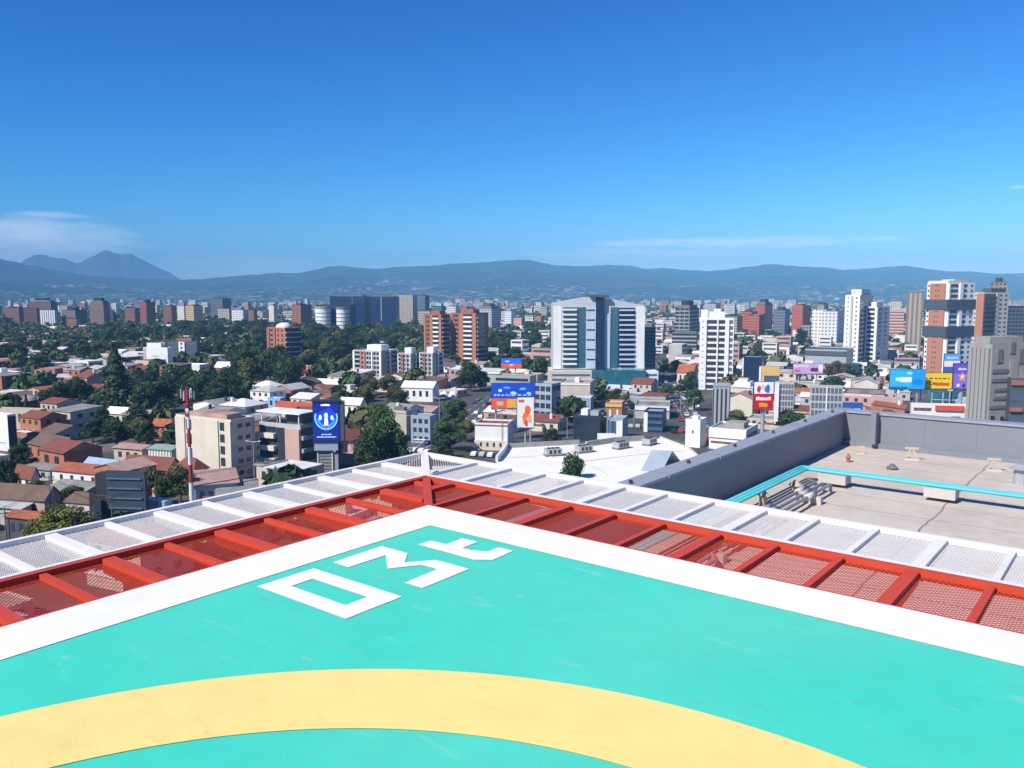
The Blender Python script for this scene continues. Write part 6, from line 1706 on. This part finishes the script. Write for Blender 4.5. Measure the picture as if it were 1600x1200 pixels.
for d, p, q in cells:
    w, dp = rnd.uniform(10.0, 14.2), rnd.uniform(9.5, 13.8)
    if not is_free(p.x, p.y, max(w, dp) * .40):
        continue
    left = q[0] < 760
    wood = left and 505 < q[1] < 560
    if rnd.random() < (0.60 if wood else 0.24 if left else 0.14):
        far_cells.append(('tree', p, q)); continue
    if n_house >= 250 or d > 760 or q[0] < -40 or q[0] > 1640:
        far_cells.append(('house', p, q)); continue
    n_house += 1
    occupy(p.x, p.y, min(w, dp) * .45)
    wl_, rl_ = (WALLS + WALLS_L, ROOFS + ROOFS_L) if left else (WALLS, ROOFS)
    wn, wm = wl_[rnd.randrange(len(wl_))]
    rn, rm = rl_[rnd.randrange(len(rl_))]
    two = rnd.random() < (.4 if left else .55)
    h = rnd.uniform(5.6, 8.0) if two else rnd.uniform(3.0, 4.2)
    flat = rn in ('grey felt', 'pale concrete') or (rn == 'white sheet' and rnd.random() < .4)
    style = 'flat' if flat else ('gable' if rnd.random() < .5 else 'shed' if rnd.random() < .7 else 'hip')
    nfl = 2 if two else 1
    near = d < 430
    L_ = [('win', .06, .94, M_BLKWIN, {'c': 3 if near else 2, 'n': nfl, 'w': .36, 'f': .4})] if d < 620 else ()
    R_ = [('win', .1, .9, M_BLKWIN, {'c': 2, 'n': nfl, 'w': .34, 'f': .4})] if near else ()
    sname = {'flat': 'flat', 'gable': 'gabled', 'shed': 'sloping', 'hip': 'hipped'}[style]
    lab = unique(f'{wn} house with {sname} {rn} roof', q[0], q[1])
    extra = rnd.choice((None, None, 'hut', 'skylight')) if style == 'flat' else None
    roofed('house', lab, 'house', None, wm, rm, style, L=L_, Rt=R_, rise=rnd.uniform(1.3, 2.4), over=.4, door=near, group='houses of the town', extra=extra, occ=False,
           geo=(p, w, dp, h, -GRID + rnd.choice((0, 0, math.pi / 2)) * 1.0 + rnd.uniform(-.06, .06)))

# further houses and street trees past what can be told apart
class Mass:
    def __init__(self):
        self.b, self.c = MB(), []
    def house(self, p, w, d, h, rz, wall, roof, rr):
        b = self.b
        n0 = len(b.f)
        ca, sa = math.cos(rz), math.sin(rz)
        def T(x, y, z):
            return (p.x + x * ca - y * sa, p.y + x * sa + y * ca, z)
        x, y = w / 2, d / 2
        A = [T(-x, -y, 0), T(x, -y, 0), T(x, y, 0), T(-x, y, 0)]
        Bt = [T(-x, -y, h), T(x, -y, h), T(x, y, h), T(-x, y, h)]
        for k in range(4):
            b.quad(A[k], A[(k + 1) % 4], Bt[(k + 1) % 4], Bt[k]); self.c.append(wall)
        if rr.random() < .5 or h > 9:
            b.quad(*Bt); self.c.append(roof)
        else:
            r0, r1 = T(-x, 0, h + 1.6), T(x, 0, h + 1.6)
            b.quad(Bt[0], Bt[1], r1, r0); self.c.append(roof)
            b.quad(Bt[2], Bt[3], r0, r1); self.c.append(roof)
            b.poly([Bt[1], Bt[2], r1]); self.c.append(wall)
            b.poly([Bt[3], Bt[0], r0]); self.c.append(wall)
        if h > 4.5:                                   # bands of openings on the two sides seen
            nb = max(1, int(h / 3.3))
            for k in range(nb):
                z0, z1 = h * (k + .35) / nb, h * (k + .75) / nb
                for (s, e, nx, ny) in (((-x * .85, -y), (x * .85, -y), 0, -.06), ((x, -y * .85), (x, y * .85), .06, 0)):
                    b.quad(T(s[0] + nx, s[1] + ny, z0), T(e[0] + nx, e[1] + ny, z0), T(e[0] + nx, e[1] + ny, z1), T(s[0] + nx, s[1] + ny, z1)); self.c.append((.05, .06, .08))
    def tree(self, p, w, h, hue, rr, n):
        b = self.b
        for _ in range(n):
            d = Vector((rr.gauss(0, 1), rr.gauss(0, 1), rr.gauss(0, 1) + .3)).normalized()
            q = w * .5 * (.45 + .55 * rr.random())
            c = Vector((p.x + d.x * q, p.y + d.y * q, h * .58 + d.z * h * .40))
            nrm = (d + Vector((rr.gauss(0, .5), rr.gauss(0, .5), rr.gauss(0, .5)))).normalized()
            t = nrm.cross(Vector((rr.gauss(0, 1), rr.gauss(0, 1), rr.gauss(0, 1)))).normalized()
            s_ = nrm.cross(t)
            l = w * .15 * rr.uniform(.7, 1.4)
            b.quad(c - t * l, c + s_ * l * .7, c + t * l, c - s_ * l * .7)
            v = rr.uniform(.6, 1.4)
            self.c.append((hue[0] * v, hue[1] * v, hue[2] * v))
rf = random.Random(21)
WC = [(.62, .60, .57), (.70, .69, .66), (.50, .44, .36), (.42, .40, .38), (.34, .15, .09), (.45, .28, .22), (.66, .62, .55)]
RC = [(.62, .61, .59), (.70, .69, .67), (.40, .39, .37), (.20, .08, .055), (.32, .12, .07), (.28, .27, .26), (.55, .53, .50), (.18, .13, .10)]
HU = [DK, DK, MD, OL]
town, wood_ = Mass(), Mass()
for kind, p, q in far_cells:
    if kind == 'house':
        hh = rf.uniform(3.2, 7.5) if rf.random() < .85 or q[0] < 800 else rf.uniform(9, 18)
        town.house(p, rf.uniform(9, 15), rf.uniform(9, 14), hh, -GRID + rf.choice((0, 1.5708)), rf.choice(WC), rf.choice(RC), rf)
    else:
        wood_.tree(p, rf.uniform(9, 15), rf.uniform(8, 13), rf.choice(HU), rf, 130 if p.y < 700 else 70)
# the valley floor out to the foot of the hills
def green_share(px, r):
    if px < 680:
        return .58 if r < 1750 else (.35 if r < 2600 else .30)
    if px < 870:
        return .60 if r < 1900 else .33
    return .26 if r < 2200 else .34
for _ in range(13800):
    r = 1350 * (5400 / 1350) ** rf.random()
    az = rf.uniform(-41, 41)
    p = Vector((r * math.sin(R(az)), r * math.cos(R(az)), 0))
    if p.length < 1480:
        continue
    px = proj(p)[0]
    gs = green_share(px, r) + .35 * mnoise.noise((p.x / 260, p.y / 260, 4.2))
    if not is_free(p.x, p.y, 6):
        continue
    if rf.random() < gs:
        wood_.tree(p, rf.uniform(14, 26), rf.uniform(9, 17), rf.choice(HU), rf, 26 if r < 2600 else 12)
    else:
        tall = rf.random() < .05
        s_ = rf.uniform(10, 22) if r < 2600 else rf.uniform(14, 34)
        town.house(p, s_, rf.uniform(9, 18), rf.uniform(14, 34) if tall else rf.uniform(3.5, 9), -GRID + rf.uniform(-.3, .3), rf.choice(WC), rf.choice(RC), rf)
M_TOWN = mat('far_render_and_roofs', (1, 1, 1), 0.85, 0.12, 0.2, attr=True)
struct(link('distant_houses', town.b.mesh('distant_houses', M_TOWN, cols=town.c)), 'stuff')
struct(link('distant_woodland', wood_.b.mesh('distant_woodland', M_LEAF, cols=wood_.c)), 'stuff')

# ---------------------------------------------------------------- traffic, lamp posts, poles and wires
def car_meshes():
    prof = [(-2.1, .35), (2.1, .35), (2.15, .75), (1.95, .9), (1.0, 1.0), (.45, 1.42), (-1.0, 1.45), (-1.75, 1.0), (-2.1, .9)]
    body = MB().slab_y(prof, -.86, .86)
    cab = MB()
    cab.slab_y([(.95, 1.0), (.42, 1.38), (-.95, 1.40), (-1.6, 1.0)], -.875, .875)
    cab.quad((1.02, -.7, 1.02), (1.02, .7, 1.02), (.50, .66, 1.42), (.50, -.66, 1.42))
    wh = MB().tube([(0, -.12, 0), (0, .12, 0)], .33, 12)
    lamp = MB().box(-.03, .03, -.16, .16, -.07, .07)
    return body, cab, wh, lamp
cb_, cg_, cw_, cl_ = car_meshes()
PAINTS = [('white', (.72, .72, .71)), ('silver', (.42, .43, .44)), ('black', (.02, .02, .022)), ('red', (.38, .03, .025)), ('blue', (.04, .09, .28)), ('grey', (.16, .165, .17)), ('white', (.72, .72, .71))]
G_ME, W_ME, L_ME = cg_.mesh('windows', M_GLASS), cw_.mesh('wheel', M_DARK), cl_.mesh('headlight', M_STEEL)
B_ME = {n: cb_.mesh('body', mat('car_paint_' + n, c, .3, .03, 1, spec=.5)) for n, c in PAINTS}
def car(p, rz, colour, label, group, s=1.0):
    t = thing('car', label, 'car', (p.x, p.y, p.z), rz, group)
    t.scale = (s, s, s)
    link('body', B_ME[colour], t)
    link('windows', G_ME, t, (0, 0, .004))
    for x in (-1.3, 1.3):
        for y in (-.80, .80):
            link('wheel', W_ME, t, (x, y, .33))
    for y in (-.58, .58):
        link('headlight', L_ME, t, (2.14, y, .66))
    return t
rc = random.Random(5)
for ri, (pts, width) in enumerate(ROADS):
    where_ = ['road by the tall LED screen', 'boulevard left of the white high rise', 'side road behind the white roofed mall', 'road behind the bright white flat roofed building', 'street below the antenna mast', 'cross road behind the grey windowless hall'][ri]
    n_lane = 4 if width > 12 else 2
    last = {}
    dist = 0
    for j in range(len(pts) - 1):
        d = (pts[j + 1] - pts[j])
        rz = math.atan2(d.y, d.x)
        nrm = Vector((-d.y, d.x, 0)).normalized()
        for ln in range(n_lane):
            if rc.random() > (.42 if width > 12 else .30):
                continue
            o_ = (ln + .5) / n_lane - .5
            p = pts[j] + d * rc.uniform(.1, .6) + nrm * (o_ * width) + Vector((0, 0, .028))
            q = proj(p)
            if not seen(*q) or p.y > 900:
                continue
            cname = PAINTS[rc.randrange(len(PAINTS))][0]
            car(p, rz + (math.pi if o_ > 0 else 0), cname, f'small {cname} car in the traffic on the {where_}', f'{cname} cars on the {where_}')
# parked cars on open yards
for k, (px, py, n, step, ang, wh_) in enumerate(((650, 706, 6, 2.7, .6, 'yard at the road bend by the net corner'), (742, 712, 5, 2.8, .3, 'yard before the white villa'), (1052, 676, 6, 2.8, .2, 'lot by the boulevard bend'), (556, 722, 4, 2.8, .5, 'lot under the big tree'), (985, 668, 5, 2.7, .1, 'lot of the blue showrooms'), (410, 716, 3, 2.8, .5, 'forecourt of the brick panelled block'))):
    for j in range(n):
        p = at(px, py, 0) + Vector((math.cos(ang), -math.sin(ang), 0)) * step * j + Vector((0, 0, .03))
        if any((p.x - a) ** 2 + (p.y - b_) ** 2 < (r * .8) ** 2 for a, b_, r in OCC if r > 3):
            continue
        cname = PAINTS[rc.randrange(len(PAINTS))][0]
        car(p, -ang + math.pi / 2, cname, f'{cname} car parked in the {wh_}', f'{cname} cars parked in the {wh_}')
# lorry with a pale blue box beside the hoarding
lp = at(254, 806, 0)
lo = thing('lorry', 'white lorry with a pale blue box body beside the hoarding', 'lorry', (lp.x, lp.y, 0), -.35)
part('box_body', M_BLUER, lo, -4.2, 1.9, -1.25, 1.25, .9, 3.9)
part('roof_panel', M_WHITE, lo, -4.22, 1.92, -1.27, 1.27, 3.902, 3.98)
link('cab', MB().slab_y([(2.0, .6), (4.0, .6), (4.1, 1.6), (3.6, 2.7), (2.0, 2.8)], -1.15, 1.15).mesh('cab', M_WHITE), lo)
link('windscreen', MB().quad((4.12, -1.0, 1.65), (4.12, 1.0, 1.65), (3.66, 1.0, 2.62), (3.66, -1.0, 2.62)) or MB().box(0, 0, 0, 0, 0, 0).mesh('x', M_GLASS), lo) if False else part('windscreen', M_GLASS, lo, 3.5, 4.0, -1.17, 1.17, 1.75, 2.45)
for x in (-3.2, -2.2, 3.0):
    for y in (-1.1, 1.1):
        link('wheel', W_ME, lo, (x, y, .48), (0, 0, 0), (1.45, 1.6, 1.45))
def lamp_post(px, py, yt, label, arm=1.8):
    p = at(px, py, 0)
    h = height_at(p, yt)
    t = thing('lamp_post', label, 'lamp post', (p.x, p.y, 0), rc.uniform(-.4, .4), 'street lamp posts')
    link('pole', MB().tube([(0, 0, 0), (0, 0, h)], .14, 8, r1=.08).mesh('pole', M_STEEL), t)
    link('arm', MB().tube([(-arm, 0, h + .15), (0, 0, h - .1), (arm, 0, h + .15)], .05, 6).mesh('arm', M_STEEL), t)
    for sg in (-1, 1):
        part('lamp_head', M_WHITE, t, sg * arm - .35, sg * arm + .35, -.15, .15, h + .1, h + .24)
for a in ((687, 694, 622, 'tall pale lamp post on the road between the two dark road trees'), (646, 700, 650, 'pale lamp post left of the road before the dark grey shop house'), (784, 704, 640, 'thin lamp post in front of the white villa'), (953, 690, 652, 'lamp post by the rounded white showroom'),
          (990, 684, 640, 'lamp post in front of the blue showrooms'), (1063, 650, 612, 'lamp post on the boulevard beside the dark tree'), (886, 690, 652, 'lamp post left of the glossy black fronted building'), (1082, 660, 622, 'lamp post at the boulevard bend'), (398, 760, 690, 'lamp post between the beige block and the dark fronted shop')):
    lamp_post(*a)
POLES = []
def utility_pole(px, py, yt, label):
    p = at(px, py, 0)
    h = height_at(p, yt)
    t = thing('utility_pole', label, 'utility pole', (p.x, p.y, 0), .5, 'wooden utility poles')
    link('pole', MB().tube([(0, 0, 0), (0, 0, h)], .16, 7, r1=.10).mesh('pole', M_DKCONC), t)
    for k in range(2):
        part('crossarm', M_BARK, t, -1.1, 1.1, -.16, -.105, h - .6 - .8 * k, h - .45 - .8 * k)
    for x in (-.9, 0, .9):
        link('insulator', MB().tube([(x, -.13, h - .448), (x, -.13, h - .2)], .06, 6).mesh('insulator', M_STEEL), t)
    POLES.append((p, h))
for a in ((81, 818, 742, 'dark utility pole in front of the white house with a red roof'), (10, 842, 792, 'utility pole at the lower left beside the orange roofed shed'), (176, 826, 774, 'utility pole at the left frame of the hoarding'), (246, 808, 742, 'utility pole between the hoarding and the sand block'), (420, 768, 716, 'utility pole before the dark fronted shop'),
          (27, 548, 530, 'lone pale pole in the far left trees')):
    utility_pole(*a)
for (a, ha), (c, hc) in (((POLES[0]), (POLES[1])), ((POLES[0]), (POLES[2])), ((POLES[2]), (POLES[3])), ((POLES[3]), (POLES[4]))):
    b = MB()
    for o_ in (-.9, 0, .9):
        A = Vector((a.x + o_ * .88, a.y - .48 * o_, ha - .2)); Cc = Vector((c.x + o_ * .88, c.y - .48 * o_, hc - .2))
        pts = []
        for k in range(9):
            t_ = k / 8
            v = A.lerp(Cc, t_); v.z -= 1.1 * 4 * t_ * (1 - t_)
            pts.append(v)
        b.tube(pts, .03, 4)
    w_ = link('power_line', b.mesh('power_line', M_DARK))
    tag(w_, unique('three sagging wires between utility poles', *proj((a + c) / 2 + Vector((0, 0, 8)))), 'power line', 'sagging power lines')
